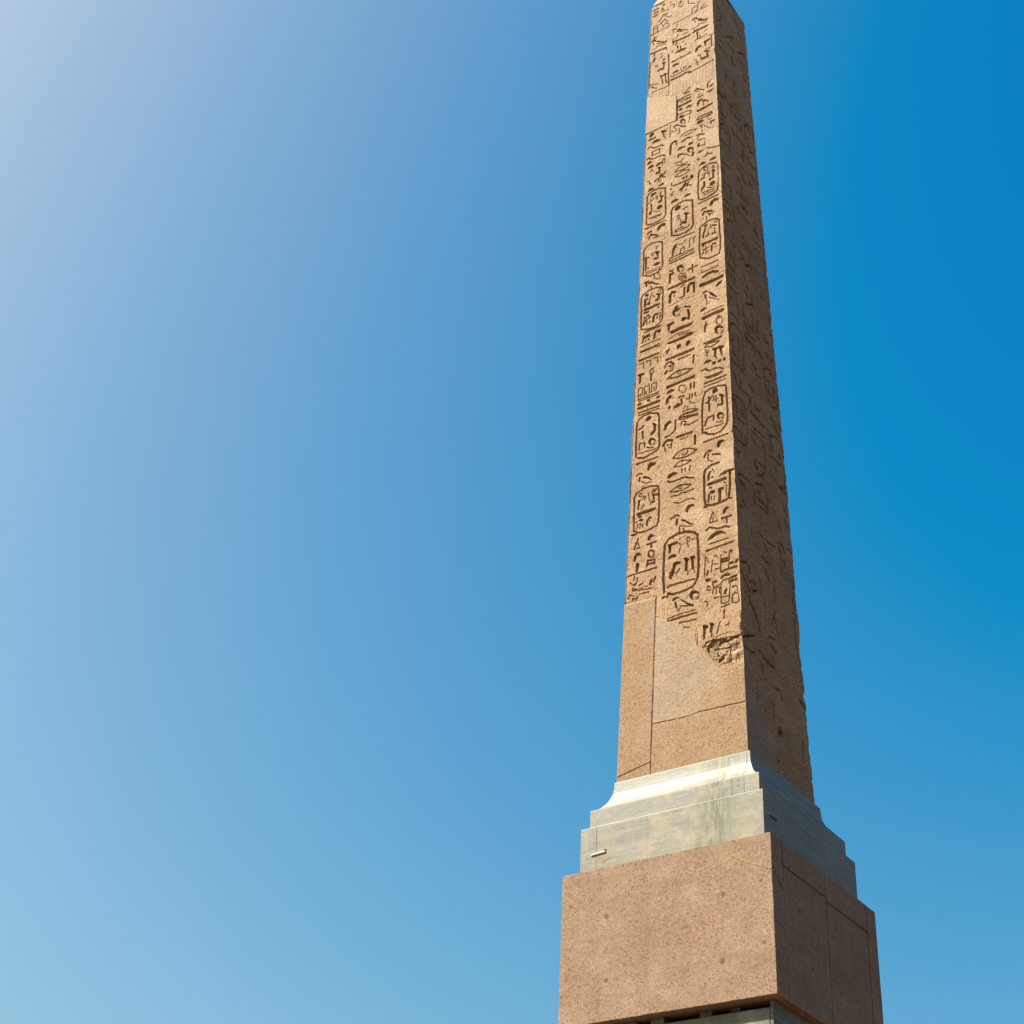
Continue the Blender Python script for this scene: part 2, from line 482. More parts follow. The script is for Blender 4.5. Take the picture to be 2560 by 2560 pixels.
# ------------------------------------------------------------------ marble base: two plain tiers and a cavetto
mb = empty('marble_plinth', (0, 0, 0))
tag(mb, 'pale grey stepped marble plinth with curved cavetto, between granite block and carved shaft', 'plinth')
def arris(prof):
    return prof
def tier(h, z0, z1, cuts_x, mat, name, prof=None, cut_y=None):
    e = 0.007
    prof = prof or [(h, z0), (h, z1 - e), (h - e * 0.3, z1 - e * 0.3), (h - e, z1)]
    edges = [-9] + list(cuts_x) + [9]
    for i in range(len(edges) - 1):
        a, c = edges[i], edges[i + 1]
        bm = frustum_bm(prof)
        if a > -9: cut(bm, 0, a + 0.0022, True)
        if c < 9: cut(bm, 0, c - 0.0022, False)
        if cut_y and c == 9:
            b2 = bm.copy()
            cut(bm, 1, cut_y - 0.002, False)
            cut(b2, 1, cut_y + 0.002, True)
            bm_obj(name, b2, mat, mb)
        bm_obj(name, bm, mat, mb)
tier(H_M1, Z_PED1 + 0.002, Z_M1, [-0.861], MAT['marble'], 'lower_tier_slab')
tier(H_M2, Z_M1 + 0.001, Z_M2, [0.684, 0.820], MAT['marble2'], 'upper_tier_slab', cut_y=0.864)
cav = [(H_M2 - 0.002, Z_M2 + 0.001), (H_M2 - 0.006, Z_M2 + 0.006), (0.9552, Zp + 0.7640), (0.9257, Zp + 0.7832), (0.905, Zp + 0.803), (0.8879, Zp + 0.8248), (0.870, Zp + 0.848), (0.8543, Zp + 0.8754),
       (0.840, Zp + 0.905), (0.8292, Zp + 0.9342), (0.820, Zp + 0.957), (0.8146, Zp + 0.9753), (0.8095, Zp + 1.0214), (0.8065, Zp + 1.0603), (H_C, Zp + 1.099), (H_C - 0.002, Zp + 1.1055), (H_C - 0.008, Z_C)]
tier(H_M2, Z_M2, Z_C, [0.770], MAT['marble2'], 'cavetto_slab', prof=cav)
# iron clamps let into the lower tier
bm = box_bm(-0.922, -0.748, -H_M1 - 0.012, -H_M1 + 0.02, 0, 0.018, 0.005, 2)
for v in bm.verts: v.co.z += Zp + 0.212 + (v.co.x + 0.92) * 0.06
bm_obj('iron_clamp', bm, MAT['iron'], mb)
bm = box_bm(-0.775, -0.735, -H_M1 - 0.003, -H_M1 + 0.01, Zp + 0.236, Zp + 0.262, 0.004)
bm_obj('clamp_socket', bm, MAT['rust'], mb)
ribbon('rust_stain', [(-0.86, Zp + 0.175), (-0.78, Zp + 0.150), (-0.68, Zp + 0.165)], [0.03, 0.06, 0.02], 'y', -H_M1, 0.0012, plain('ochre_stain', (0.27, 0.195, 0.115), 0.85, 0.25, 14), mb)
bm = box_bm(H_M1 - 0.02, H_M1 + 0.008, -0.93, -0.775, Zp + 0.284, Zp + 0.306, 0.004)
bm_obj('iron_clamp', bm, MAT['rust'], mb)
for x in (0.7545,):
    for z in (0.708, 0.652):
        disc('pin_hole', x, -H_M2, Zp + z, 0.008, 'y', MAT['rust'], mb, 0.001, 8)
disc('cement_plug', 0.42, -0.8075, Zp + 1.045, 0.021, 'y', plain('pale_plug', (0.36, 0.26, 0.18), 0.9, 0.2, 50), mb)
ribbon('crack', [(-1.047, Zp + 0.268), (-0.98, Zp + 0.277), (-0.904, Zp + 0.288)], [0.004, 0.004, 0.003], 'y', -H_M1, 0.0008, MAT['rust'], mb)

# ------------------------------------------------------------------ obelisk shaft: carved faces
# carvings measured on the stone: "name|kind width depth u v u v ..." in millimetres,
# u across the face from its axis, v up from the shaft's foot
FRONT = """bar_hieroglyph|L 26 1 -472 12538 -386 12538
bar_hieroglyph|L 10 1 -471 12486 -386 12476;L 11 1 -464 12452 -393 12452
bar_hieroglyph|L 24 1 -463 12399 -399 12404
hieroglyph|P 0 1 -319 12555 -312 12574 -273 12571 -273 12547 -301 12543;L 12 1 -415 12601 -409 12639 -330 12605 -281 12634
bird_hieroglyph|L 15 1 -333 12464 -315 12500;L 12 1 -312 12483 -272 12399 -209 12399;L 13 1 -336 12428 -265 12404
bird_hieroglyph|L 16 1 -244 12323 -300 12333 -321 12299 -376 12224;L 24 1 -341 12167 -320 12191 -271 12214;L 10 1 -279 12295 -236 12262;L 14 1 -222 12233 -201 12215 -166 12224;L 10 1 -257 12167 -208 12139;L 7 1 -312 12115 -298 12050;L 10 1 -284 12087 -270 12116 -229 12106 -200 12022
hieroglyph|L 8 1 -466 11992 -467 12171 -355 12153;L 7 1 -397 12124 -396 12012;L 10 1 -467 12115 -389 12110
register_line|L 11 1 -508 12001 -200 12013;L 10 1 -138 12009 179 12025 183 12157 276 12160 290 12226 317 12244
hieroglyph|L 8 1 214 12044 261 12030 276 12132;L 10 1 309 12049 445 12050;L 13 1 330 12077 385 12114
hieroglyph|L 10 1 -160 12485 -111 12451 -118 12409 -139 12385;L 11 1 -189 12533 -154 12547
hieroglyph|L 10 1 -41 12347 -41 12432 -6 12456 42 12375 7 12314 -41 12347;L 8 1 -20 12437 1 12375
hieroglyph|L 8 1 119 12380 118 12305 153 12291 228 12239
bird_hieroglyph|L 24 1 192 11891 213 11905 240 11905 260 11873;P 0 1 274 11846 301 11851 388 11783 439 11782 435 11743 375 11774 280 11832;L 11 1 219 11855 233 11809;L 8 1 280 11814 415 11733;L 10 1 287 11745 280 11704 178 11694;L 9 1 314 11728 415 11706
hieroglyph|L 34 1 225 11622 306 11614 430 11609;L 14 1 188 11610 205 11590 212 11649;P 0 1 245 11554 259 11581 279 11577 272 11536 252 11531;L 15 1 268 11511 264 11424 231 11414;L 9 1 305 11478 308 11395;L 14 1 284 11419 345 11416 419 11431;L 11 1 426 11534 393 11520
bird_hieroglyph|L 15 1 -141 11867 -124 11897 -82 11870;P 0 1 -68 11833 -41 11843 35 11779 110 11734 103 11725 28 11770 -61 11819;L 10 1 -130 11809 -120 11839;L 8 1 -68 11801 21 11747;L 8 1 -75 11912 -62 11977;L 9 1 -61 11736 -61 11681 -137 11676;L 10 1 21 11683 117 11675
hieroglyph|L 28 1 -130 11612 -40 11595 96 11588 137 11593;L 16 1 -136 11552 -123 11584;L 22 1 -95 11526 -75 11553;L 11 1 -143 11616 -137 11667;L 17 1 -64 11483 -57 11424;L 14 1 -13 11450 -10 11398;L 9 1 75 11456 79 11409;L 8 1 14 11514 48 11510
bird_hieroglyph|L 15 1 -457 11866 -451 11918 -416 11904;L 27 1 -485 11838 -464 11861 -429 11834;P 0 1 -415 11811 -380 11802 -296 11724 -226 11702 -240 11684 -289 11706 -372 11774 -407 11797;L 13 1 -463 11796 -463 11764;L 8 1 -407 11764 -275 11683;L 10 1 -400 11709 -406 11667 -469 11653;L 9 1 -386 11691 -254 11651
hieroglyph|L 25 1 -503 11583 -419 11580 -308 11577 -267 11555;L 18 1 -453 11506 -443 11545;L 27 1 -439 11451 -445 11410 -466 11387;L 15 1 -314 11426 -335 11394;L 10 1 -349 11485 -315 11472;L 10 1 -239 11514 -246 11573 -267 11587
disc_hieroglyph|P 0 1 -303 11329 -293 11349 -265 11341 -272 11309 -293 11304
cartouche|L 15 1 -211 11387 -203 11158 -209 10948 -201 10716;L 11 1 -201 10714 -472 10732;L 10 1 -528 10854 -524 11028 -516 11229 -514 11399
hieroglyph|L 22 1 -306 11268 -261 11248;L 17 1 -285 11246 -285 11173 -291 11124;L 34 1 -374 11140 -346 11150 -305 11142
hieroglyph|L 9 1 -437 11269 -402 11284 -381 11234 -416 11220
hieroglyph|L 20 1 -345 11006 -290 10981;L 12 1 -321 10973 -310 10896 -296 10817
hieroglyph|L 21 1 -277 11008 -236 10987;L 15 1 -260 10989 -256 10862 -235 10801
disc_hieroglyph|P 0 1 -160 11413 -149 11434 -136 11416 -142 11398
eye_hieroglyph|P 0 1 -108 11344 -61 11372 7 11382 89 11344 75 11325 -20 11328 -81 11336
hieroglyph|L 12 1 -149 11177 7 11194 115 11196 146 11213;P 0 1 -33 11202 -6 11220 28 11203 21 11185;L 25 1 -145 11188 -101 11182;L 25 1 109 11201 142 11210
hieroglyph|P 0 1 -152 11076 -128 11110 -87 11116 -36 11088 -47 11072 -94 11075
hieroglyph|P 0 1 -148 10923 -121 10955 -80 10965 -36 10937 -43 10928 -94 10929
hieroglyph|L 8 1 -9 10973 7 10910;L 8 1 34 10963 48 10911;L 9 1 71 10967 81 10908
hieroglyph|P 0 1 118 10884 121 10926 158 10925 155 10897;L 12 1 -147 10874 121 10882;L 8 1 -168 10913 -168 10878
hieroglyph|L 24 1 -164 10810 -73 10810 7 10804 61 10823 114 10812 161 10774
hieroglyph|L 40 1 246 11184 253 11224 290 11245 310 11237
hieroglyph|L 37 1 384 11283 454 11291;L 21 1 390 11287 386 11209
hieroglyph|L 13 1 491 11347 492 11119
hieroglyph|L 9 1 395 11088 402 11128;L 12 1 408 11080 455 11112;L 18 1 375 11088 448 11041;L 17 1 415 11031 430 10942;L 34 1 334 10950 427 10944;L 9 1 269 11054 309 11055 321 10950
hieroglyph|L 9 1 215 10999 248 10978;L 9 1 235 10934 274 10909;L 8 1 258 10954 261 10856
bar_hieroglyph|L 14 1 194 10784 498 10811;P 0 1 491 10806 495 10839 511 10833 508 10805
hieroglyph|L 7 1 -502 10921 -494 10855 -398 10778;L 8 1 -501 10912 -378 10863;P 0 1 -466 10838 -463 10871 -453 10847
hieroglyph|P 0 1 407 10284 408 10369 434 10404 467 10418 427 10357 420 10285;L 28 1 459 10295 498 10313
hieroglyph|P 0 1 400 10212 452 10214 501 10239 490 10199 458 10181 413 10200
bird_hieroglyph|L 23 1 221 10346 251 10371 277 10355;L 12 1 297 10335 368 10282;L 14 1 251 10311 270 10316;L 10 1 283 10249 276 10202;P 0 1 244 10196 289 10186 354 10214 335 10175 270 10176
hieroglyph|L 14 1 34 10410 80 10416 140 10465;L 18 1 60 10376 133 10392
hieroglyph|L 17 1 -66 10315 149 10322;L 17 1.3 -64 10315 -68 9918
hieroglyph|L 11 1 -6 10245 146 10256 156 10275;L 9 1 -46 10286 139 10268
bar_hieroglyph|L 34 1 -52 10175 149 10186
hieroglyph|P 0 1 70 10077 93 10109 132 10115 171 10088 151 10066 106 10072
hieroglyph|P 0 1 -39 10108 -19 10134 14 10114 14 10085 -19 10087
hieroglyph|L 14 1 -59 10022 106 10009 158 9977 157 9936 53 9939
hieroglyph|P 0 1 -32 9943 -19 9982 47 9955 43 9924 7 9924
disc_hieroglyph|D 0 1 77 9807 72 9786 59 9773 40 9774 20 9786 1 9808 -12 9835 -17 9863 -12 9885 1 9897 20 9897 41 9884 59 9862 72 9835
bird_hieroglyph|L 22 1 -117 9809 -91 9823 -58 9816;P 0 1 -45 9791 -19 9789 27 9745 79 9723 66 9706 14 9740;L 11 1 -91 9772 -84 9752;L 9 1 -38 9742 -25 9643 -64 9636;L 8 1 -176 9714 -176 9630;L 10 1 -176 9739 -71 9711;L 8 1 -179 9741 -170 9869
hieroglyph|L 9 1 111 9770 131 9809 131 9884
eye_hieroglyph|L 13 1 -19 9552 33 9584 124 9597 240 9571 220 9549 137 9532 46 9535
hieroglyph|L 23 1 7 9443 59 9454 91 9476 123 9462;L 13 1 123 9449 165 9450
hieroglyph|P 0 1 117 9306 123 9352 181 9347 178 9312
hieroglyph|P 0 1 -57 9308 -38 9346 7 9349 72 9316 46 9314 -6 9315
disc_hieroglyph|D 0 1 199 9174 194 9153 179 9142 157 9143 133 9157 111 9180 96 9208 91 9236 96 9257 111 9268 133 9267 157 9253 179 9230 194 9202
bird_hieroglyph|L 35 1 269 10071 282 10105 321 10107;L 25 1 259 10026 269 10046;P 0 1 327 10069 360 10084 405 10048 437 10003 379 10043 340 10049;L 6 1 346 10024 352 9970
bar_hieroglyph|P 0 1 243 9926 371 9938 497 9950 490 9925 377 9892 261 9891
hieroglyph|L 16 1 247 9740 267 9779 473 9773 478 9736 370 9734 267 9729
hieroglyph|L 10 1 407 9679 421 9712 453 9718;L 11 1 420 9638 446 9648 471 9649
hieroglyph|P 0 1 451 9546 451 9595 521 9595 515 9570 470 9568 467 9537
hieroglyph|P 0 1 240 9653 260 9700 318 9699 350 9671 330 9646 279 9647
bird_hieroglyph|L 16 1 298 9595 330 9596;L 8 1 355 9561 450 9456;L 7 1 311 9579 317 9534;L 8 1 329 9494 322 9457
hieroglyph|L 19 1 236 9434 271 9438 354 9398;L 11 1 251 9359 258 9396 284 9398;L 12 1 264 9328 366 9306
hieroglyph|P 0 1 250 9206 257 9266 283 9260 276 9191;L 11 1 289 9200 365 9189 365 9253
hieroglyph|P 0 1 243 9073 275 9103 345 9091 326 9074 281 9067
hieroglyph|P 0 1 -508 9835 -502 9869 -476 9892 -432 9875 -438 9845 -468 9829 -495 9823
bar_hieroglyph|L 28 1 -514 9771 -418 9774
hieroglyph|P 0 1 -463 9667 -440 9708 -387 9719 -321 9681 -334 9663 -393 9673
hieroglyph|L 28 1 -309 9833 -246 9804;L 17 1 -289 9804 -275 9721;L 9 1 -261 9705 -255 9659
hieroglyph|L 15 1 -529 9609 -499 9625 -476 9616 -452 9582 -419 9559 -326 9564 -280 9537
hieroglyph|L 13 1 -461 9504 -339 9505 -345 9422 -457 9432 -461 9504
hieroglyph|L 27 1 -171 9291 -165 9451 -142 9496 -110 9514 -74 9497;L 11 1 -77 9466 -71 9422
hieroglyph|L 16 1 -546 9399 -510 9410 -466 9367 -437 9351 -357 9360 -300 9350 -249 9312
hieroglyph|P 0 1 -538 9290 -531 9322 -502 9342 -466 9331 -469 9301 -501 9288
hieroglyph|P 0 1 -526 9207 -501 9243 -457 9245 -428 9220 -442 9201 -486 9203
hieroglyph|L 37 1 -374 9194 -356 9211;L 30 1 -342 9207 -313 9209
hieroglyph|L 9 1 -291 9188 -285 9265 -256 9267 -256 9195 -298 9147
bird_hieroglyph|L 23 1 -355 9135 -327 9119;L 21 1 -341 9109 -340 9046;P 0 1 -405 9042 -391 9065 -326 9056 -333 9025 -376 9026;L 8 1 -488 9129 -464 9159 -434 9107
hieroglyph|L 25 1 -407 8902 -368 8920 -332 8932 -311 8986;L 18 1 -297 8943 -244 8997;L 14 1 -296 8925 -243 8896
hieroglyph|L 6 1 -533 8967 -497 8947;L 7 1 -504 8906 -468 8896;L 5 1 -497 8929 -489 8872
hieroglyph|L 7 1 -360 8863 -346 8900;L 7 1 -331 8856 -317 8884
hieroglyph|P 0 1 -352 8776 -331 8799 -288 8807 -263 8784 -281 8772 -324 8769
hieroglyph|P 0 1 -520 8753 -502 8791 -466 8803 -413 8769 -437 8761 -480 8758
cartouche|L 16 1 -536 8146 -529 8657 -501 8703 -430 8735 -352 8736 -249 8689 -244 8496 -238 8194 -263 8139 -332 8116 -430 8108 -515 8126;L 17 1 -553 8070 -241 8077
disc_hieroglyph|L 32 1 -454 8639 -440 8671 -401 8671
hieroglyph|L 8 1 -396 8586 -379 8603 -357 8565 -378 8551 -396 8586;L 12 1 -322 8625 -301 8648;L 7 1 -330 8628 -315 8595
hieroglyph|L 21 1 -322 8572 -287 8553;L 22 1 -304 8546 -307 8487;P 0 1 -360 8463 -350 8492 -293 8488 -300 8457 -335 8454
hieroglyph|L 16 1 -502 8522 -463 8544 -428 8582;L 10 1 -478 8595 -463 8544
hieroglyph|L 17 1 -463 8492 -458 8369;P 0 1 -496 8303 -489 8351 -454 8359 -454 8324 -478 8294
disc_hieroglyph|P 0 1 -376 8352 -370 8391 -328 8407 -289 8378 -299 8349 -348 8337
hieroglyph|L 8 1 -418 8331 -376 8300 -327 8300;L 9 1 -495 8235 -298 8234;L 9 1 -459 8208 -424 8215 -382 8206 -347 8217 -305 8208
hieroglyph|L 43 1 -345 7963 -331 8006 -283 8019 -258 8002
bird_hieroglyph|L 22 1 -509 7955 -492 7979 -453 7981;L 19 1 -490 7861 -483 7891 -456 7927;L 19 1 -452 7909 -414 7898 -351 7849;L 12 1 -413 7839 -357 7827
bird_hieroglyph|L 23 1 -49 9177 -35 9213 22 9199;L 11 1 22 9190 78 9154 141 9092;L 29 1 176 9076 187 9123
hieroglyph|L 10 1 -102 9078 -13 9068 36 9102;L 9 1 -70 9029 -13 8993 99 8992;L 8 1 1 8990 8 9047
eye_hieroglyph|L 13 1 -101 8905 -49 8955 36 8970 134 8924 113 8901 43 8887 -70 8905 -101 8905
eye_hieroglyph|L 13 1 -101 8813 -48 8850 22 8872 127 8832 106 8800 15 8780 -101 8813
hieroglyph|P 0 1 18 8709 22 8741 50 8735 46 8702;P 0 1 67 8712 71 8745 95 8740 91 8703;P 0 1 137 8683 144 8713 182 8710 175 8670
bar_hieroglyph|L 19 1 -115 8655 -34 8650 140 8655 175 8666;L 12 1 -150 8722 -146 8677
hieroglyph|L 32 1 -13 8527 29 8547 63 8606;L 18 1 77 8555 116 8612;L 16 1 98 8552 150 8529
hieroglyph|L 6 1 -174 8623 -146 8607;L 7 1 -146 8547 -104 8541;L 7 1 -167 8515 -125 8501;L 6 1 -139 8534 -146 8478
hieroglyph|L 7 1 1 8485 22 8525;L 8 1 63 8477 77 8486
hieroglyph|P 0 1 39 8357 56 8386 98 8394 149 8366 135 8352 84 8355
hieroglyph|P 0 1 -159 8339 -138 8379 -97 8396 -41 8366 -55 8348 -110 8347
cartouche|L 19 1 -146 7744 -151 8191 -124 8244 -27 8286 56 8288 169 8232 172 8020 178 7784 150 7732 69 7700 -33 7695 -122 7732;L 14 1 -88 7636 190 7638
disc_hieroglyph|P 0 1 -93 8181 -86 8224 -48 8246 -10 8226 -13 8185 -54 8165 -79 8169
hieroglyph|L 17 1 39 8124 56 8149 90 8156
hieroglyph|L 24 1 56 8048 104 8019;L 26 1 73 8022 76 7945 62 7869;L 29 1 -6 7871 14 7902 55 7889
hieroglyph|L 7 1 -16 8027 -19 8017 -25 8011 -35 8012 -44 8018 -52 8029 -57 8042 -57 8054 -53 8063 -44 8065 -35 8062 -25 8052 -19 8040 -16 8027;L 7 1 -20 7987 -6 7921;L 10 1 -68 7987 -20 7995
hieroglyph|L 15 1 -95 7784 -81 7810 28 7820;L 14 1 -68 7774 103 7782 120 7810
hieroglyph|P 0 1 329 8959 378 8971 399 9012 420 9018 391 8955 364 8953;L 18 1 426 8970 467 8964
hieroglyph|L 7 1 239 8962 287 8943;L 5 1 260 8994 266 8920
hieroglyph|P 0 1 431 8827 452 8859 501 8867 538 8842 514 8833 466 8830
hieroglyph|P 0 1 269 8814 287 8847 328 8868 380 8835 356 8822 307 8823
cartouche|L 16 1 268 8188 252 8315 260 8567 265 8686 286 8735 348 8769 445 8781 526 8744;L 7 1 526 8744 560 8695 554 8304;L 18 1 554 8304 540 8219 478 8185 377 8163 295 8173;L 15 1 261 8116 552 8133
disc_hieroglyph|L 12 1 406 8694 402 8680 392 8673 379 8675 364 8685 352 8701 345 8719 345 8736 352 8747 365 8749 379 8743 393 8730 403 8712 406 8694;L 6 1 502 8675 500 8666 494 8662 486 8662 478 8668 472 8678 468 8689 468 8699 472 8706 479 8708 487 8705 494 8697 500 8686 502 8675
hieroglyph|L 19 1 470 8632 508 8607;L 20 1 484 8608 482 8497;L 35 1 434 8480 455 8486 482 8488
hieroglyph|L 6 1 432 8602 430 8593 425 8588 417 8589 409 8594 402 8604 399 8615 399 8625 403 8632 410 8634 418 8631 425 8623 431 8613 432 8602;L 6 1 415 8585 428 8535
hieroglyph|L 18 1 298 8546 339 8558 368 8637;L 16 1 312 8565 353 8551;L 12 1 323 8619 330 8632
hieroglyph|P 0 1 297 8334 304 8372 338 8422 339 8490 359 8479 358 8394 324 8344 310 8318
disc_hieroglyph|P 0 1 430 8363 434 8404 475 8424 512 8400 501 8359 460 8351;L 12 1 399 8346 453 8313 494 8320
hieroglyph|L 14 1 323 8285 493 8274;L 9 1 343 8240 384 8231 425 8239 493 8236
hieroglyph|L 45 1 446 8009 457 8045 504 8070 537 8057
bird_hieroglyph|L 20 1 307 7966 321 7992 368 7984;P 0 1 361 7908 395 7924 448 7904 491 7852 434 7882 374 7897;L 23 1 320 7876 334 7910 354 7924;L 11 1 394 7862 474 7828;L 16 1 421 7848 424 7822;L 5 1 373 7831 373 7749
cartouche|L 16 1 281 7127 265 7275 270 7450 278 7667 325 7700 419 7733 499 7724 559 7681 562 7487 573 7297 567 7147 553 7087 491 7070 399 7064 301 7121
hieroglyph|L 10 1 492 7646 499 7683;L 11 1 518 7641 529 7668
hieroglyph|P 0 1 335 7654 345 7681 385 7677 388 7651 352 7645
hieroglyph|L 22 1 358 7617 331 7541 323 7464
hieroglyph|L 22 1 370 7464 403 7488;L 9 1 397 7540 403 7488;L 11 1 404 7569 431 7604
hieroglyph|L 19 1 465 7619 511 7603;L 24 1 456 7473 503 7469;L 9 1 484 7568 496 7481;L 6 1 432 7645 444 7581
cartouche|L 15 1 -572 7231 -564 7493 -567 7674 -537 7723 -454 7753 -363 7743 -287 7705 -282 7442 -277 7263 -306 7216 -373 7187 -462 7177 -545 7218
hieroglyph|L 13 1 -377 7624 -377 7656 -347 7659;L 27 1 -384 7565 -339 7542;L 19 1 -361 7536 -349 7476;L 29 1 -398 7451 -353 7451
hieroglyph|L 9 1 -456 7556 -429 7570 -406 7531 -429 7516 -456 7556
hieroglyph|L 20 1 -532 7308 -531 7540;L 13 1 -531 7540 -482 7515;L 8 1 -502 7320 -495 7352
hieroglyph|P 0 1 -415 7340 -397 7366 -352 7375 -315 7343 -337 7328 -389 7331
hieroglyph|L 10 1 -531 7264 -314 7272;L 10 1 -531 7237 -299 7234
disc_hieroglyph|L 12 1 -313 7105 -317 7081 -331 7067 -351 7067 -373 7081 -390 7105 -401 7134 -401 7161 -391 7181 -374 7188 -352 7181 -332 7161 -318 7134 -313 7105
bird_hieroglyph|L 26 1 -536 7090 -491 7095;L 20 1 -516 7020 -521 7074;L 27 1 -476 7057 -438 7052;L 15 1 -438 7052 -386 7001 -334 6976;L 6 1 -445 6994 -437 6921
cartouche|L 15 1 -587 6325 -596 6840 -563 6894 -474 6930 -370 6928 -281 6894 -270 6824 -274 6358 -306 6298 -378 6264 -473 6265 -569 6300 -587 6325;L 16 1 -524 6237 -291 6245
hieroglyph|P 0 1 -536 6860 -526 6885 -488 6872 -488 6841 -514 6840
hieroglyph|L 28 1 -534 6682 -532 6784 -502 6796;L 9 1 -468 6737 -450 6824 -429 6874;P 0 1 -504 6694 -494 6723 -453 6721 -460 6690 -486 6681
hieroglyph|L 19 1 -358 6814 -317 6795;L 18 1 -332 6785 -324 6729;P 0 1 -390 6709 -368 6733 -320 6736 -324 6704 -368 6699;L 11 1 -340 6849 -325 6885;L 10 1 -310 6835 -300 6873;L 5 1 -421 6818 -383 6766
bar_hieroglyph|L 35 1 -537 6624 -441 6622 -330 6630;P 0 1 -348 6566 -345 6586 -326 6581 -326 6560
bar_hieroglyph|L 27 1 -540 6570 -488 6567
hieroglyph|L 23 1 -555 6361 -541 6422 -505 6447;L 17 1 -502 6505 -476 6510;P 0 1 -490 6458 -476 6476 -439 6476 -453 6449 -475 6442;L 20 1 -538 6484 -527 6487;L 12 1 -503 6354 -500 6412;L 12 1 -463 6353 -460 6393
hieroglyph|L 27 1 -412 6363 -406 6444 -380 6475 -340 6465;L 19 1 -354 6408 -347 6417;L 11 1 -310 6358 -304 6473
hieroglyph|P 0 1 -140 7372 -129 7500 -100 7547 -63 7560 -77 7500 -107 7453 -125 7364
hieroglyph|L 9 1 -18 7346 -11 7422 34 7462;L 10 1 41 7539 71 7559;L 9 1 -40 7526 26 7510;L 7 1 41 7459 48 7384
hieroglyph|L 11 1 122 7391 126 7540 152 7563;L 10 1 188 7544 184 7439;L 14 1 174 7525 207 7552
bar_hieroglyph|L 12 1 -173 7344 173 7357;L 12 1 -177 7293 176 7329;L 8 1 -177 7293 -173 7344
bar_hieroglyph|L 19 1 -173 7251 183 7281
disc_hieroglyph|D 0 1 46 7061 41 7035 25 7020 2 7019 -23 7031 -46 7055 -62 7085 -68 7116 -62 7142 -46 7157 -23 7159 2 7146 25 7122 41 7092;L 23 1 -18 7149 0 7146
hieroglyph|L 16 1 164 7077 164 6943;L 21 1 99 7018 150 7019;L 19 1 193 7023 233 7026;L 10 1 150 7019 193 7023
hieroglyph|L 23 1 -171 6915 -165 7068;L 22 1 -165 7120 -128 7115;L 30 1 -150 7052 -117 7062;L 9 1 -135 7115 -120 7064
disc_hieroglyph|L 9 1 75 6899 69 6871 51 6855 25 6855 -1 6872 -24 6902 -36 6937 -37 6970 -24 6993 -1 7001 26 6992 51 6968 69 6935 75 6899;L 14 1 -18 6919 55 6935;L 14 1 -3 6886 62 6906;L 13 1 -10 6950 33 6954
bar_hieroglyph|L 34 1 -182 6816 188 6840
hieroglyph|L 34 1 -166 6583 -163 6696 -134 6734 -90 6721;L 14 1 -101 6641 -97 6665
hieroglyph|L 13 1 -10 6769 19 6785 55 6781;L 22 1 44 6735 40 6600;L 17 1 -18 6585 26 6586 47 6597
hieroglyph|L 33 1 94 6642 102 6724 134 6764 188 6747;L 24 1 181 6720 184 6596
joint_crack|L 7 1 -184 6511 -32 6533 40 6541 183 6524
disc_hieroglyph|D 0 1 -4 6326 -11 6300 -28 6285 -53 6284 -82 6297 -107 6322 -125 6353 -131 6385 -125 6411 -107 6427 -82 6428 -54 6415 -28 6390 -11 6358;L 24 1 -82 6455 -46 6455;L 22 1 -82 6430 -17 6408
hieroglyph|L 15 1 47 6407 133 6363;L 28 1 97 6330 111 6248 104 6177;P 0 1 1 6191 11 6228 47 6236 90 6192 54 6191 18 6175
hieroglyph|L 37 1 -189 6203 -118 6212;L 26 1 -179 6198 -182 6116
bar_hieroglyph|P 0 1 -182 6083 -46 6096 174 6095 132 6057 -3 6052 -131 6040
bar_hieroglyph|L 33 1 315 7356 420 7355 521 7366;L 13 1 509 7332 520 7348
hieroglyph|P 0 1 307 7316 318 7336 340 7321 332 7303;L 18 1 339 7247 361 7254;L 11 1 310 7166 324 7219;L 11 1 360 7167 364 7208;L 10 1 389 7170 386 7206;L 8 1 361 7297 375 7255 404 7267;L 14 1 317 7253 321 7263
hieroglyph|L 18 1 443 7177 444 7264 469 7291 505 7277;L 7 1 505 7234 506 7220
bar_hieroglyph|L 13 1 294 6965 530 6974
bar_hieroglyph|L 13 1 307 6864 528 6880;L 9 1 286 6875 293 6914
hieroglyph|L 31 1 317 6778 371 6808 449 6816 523 6780
joint_crack|L 11 1 547 6734 639 6749
bar_hieroglyph|L 48 1 284 6654 426 6657 585 6670
hieroglyph|P 0 1 492 6546 531 6594 584 6602 580 6575 523 6531
bird_hieroglyph|P 0 1 301 6506 326 6532 354 6540 382 6506 347 6514 318 6502;L 20 1 343 6465 349 6412;P 0 1 389 6502 438 6454 514 6351 493 6357 424 6436;L 10 1 353 6410 370 6344 362 6289;L 5 1 402 6396 534 6296
hieroglyph|P 0 1 270 6212 288 6249 330 6259 372 6235 337 6226 295 6213
bar_hieroglyph|L 13 1 326 6157 588 6176
bar_hieroglyph|L 45 1 315 6088 448 6101 583 6104
hieroglyph|L 9 1 580 5926 575 5900 560 5885 540 5884 519 5897 502 5921 492 5951 493 5981 503 6002 521 6010 542 6004 562 5984 576 5956 580 5926;L 10 1 509 6007 523 6042 571 5995
hieroglyph|L 21 1 330 5861 335 5956;L 14 1 342 5978 349 6019;L 22 1 335 5956 369 5965
disc_hieroglyph|D 0 1 600 5771 593 5741 574 5723 547 5721 518 5734 491 5761 473 5796 466 5832 474 5862 493 5880 520 5883 550 5869 576 5842 594 5807
hieroglyph|L 22 1 -565 6078 -546 6141;L 19 1 -547 6160 -460 6148;P 0 1 -546 6141 -515 6173 -452 6189 -467 6142 -507 6133;L 12 1 -514 6073 -510 6112;L 12 1 -474 6082 -471 6108;L 15 1 -555 6186 -547 6191
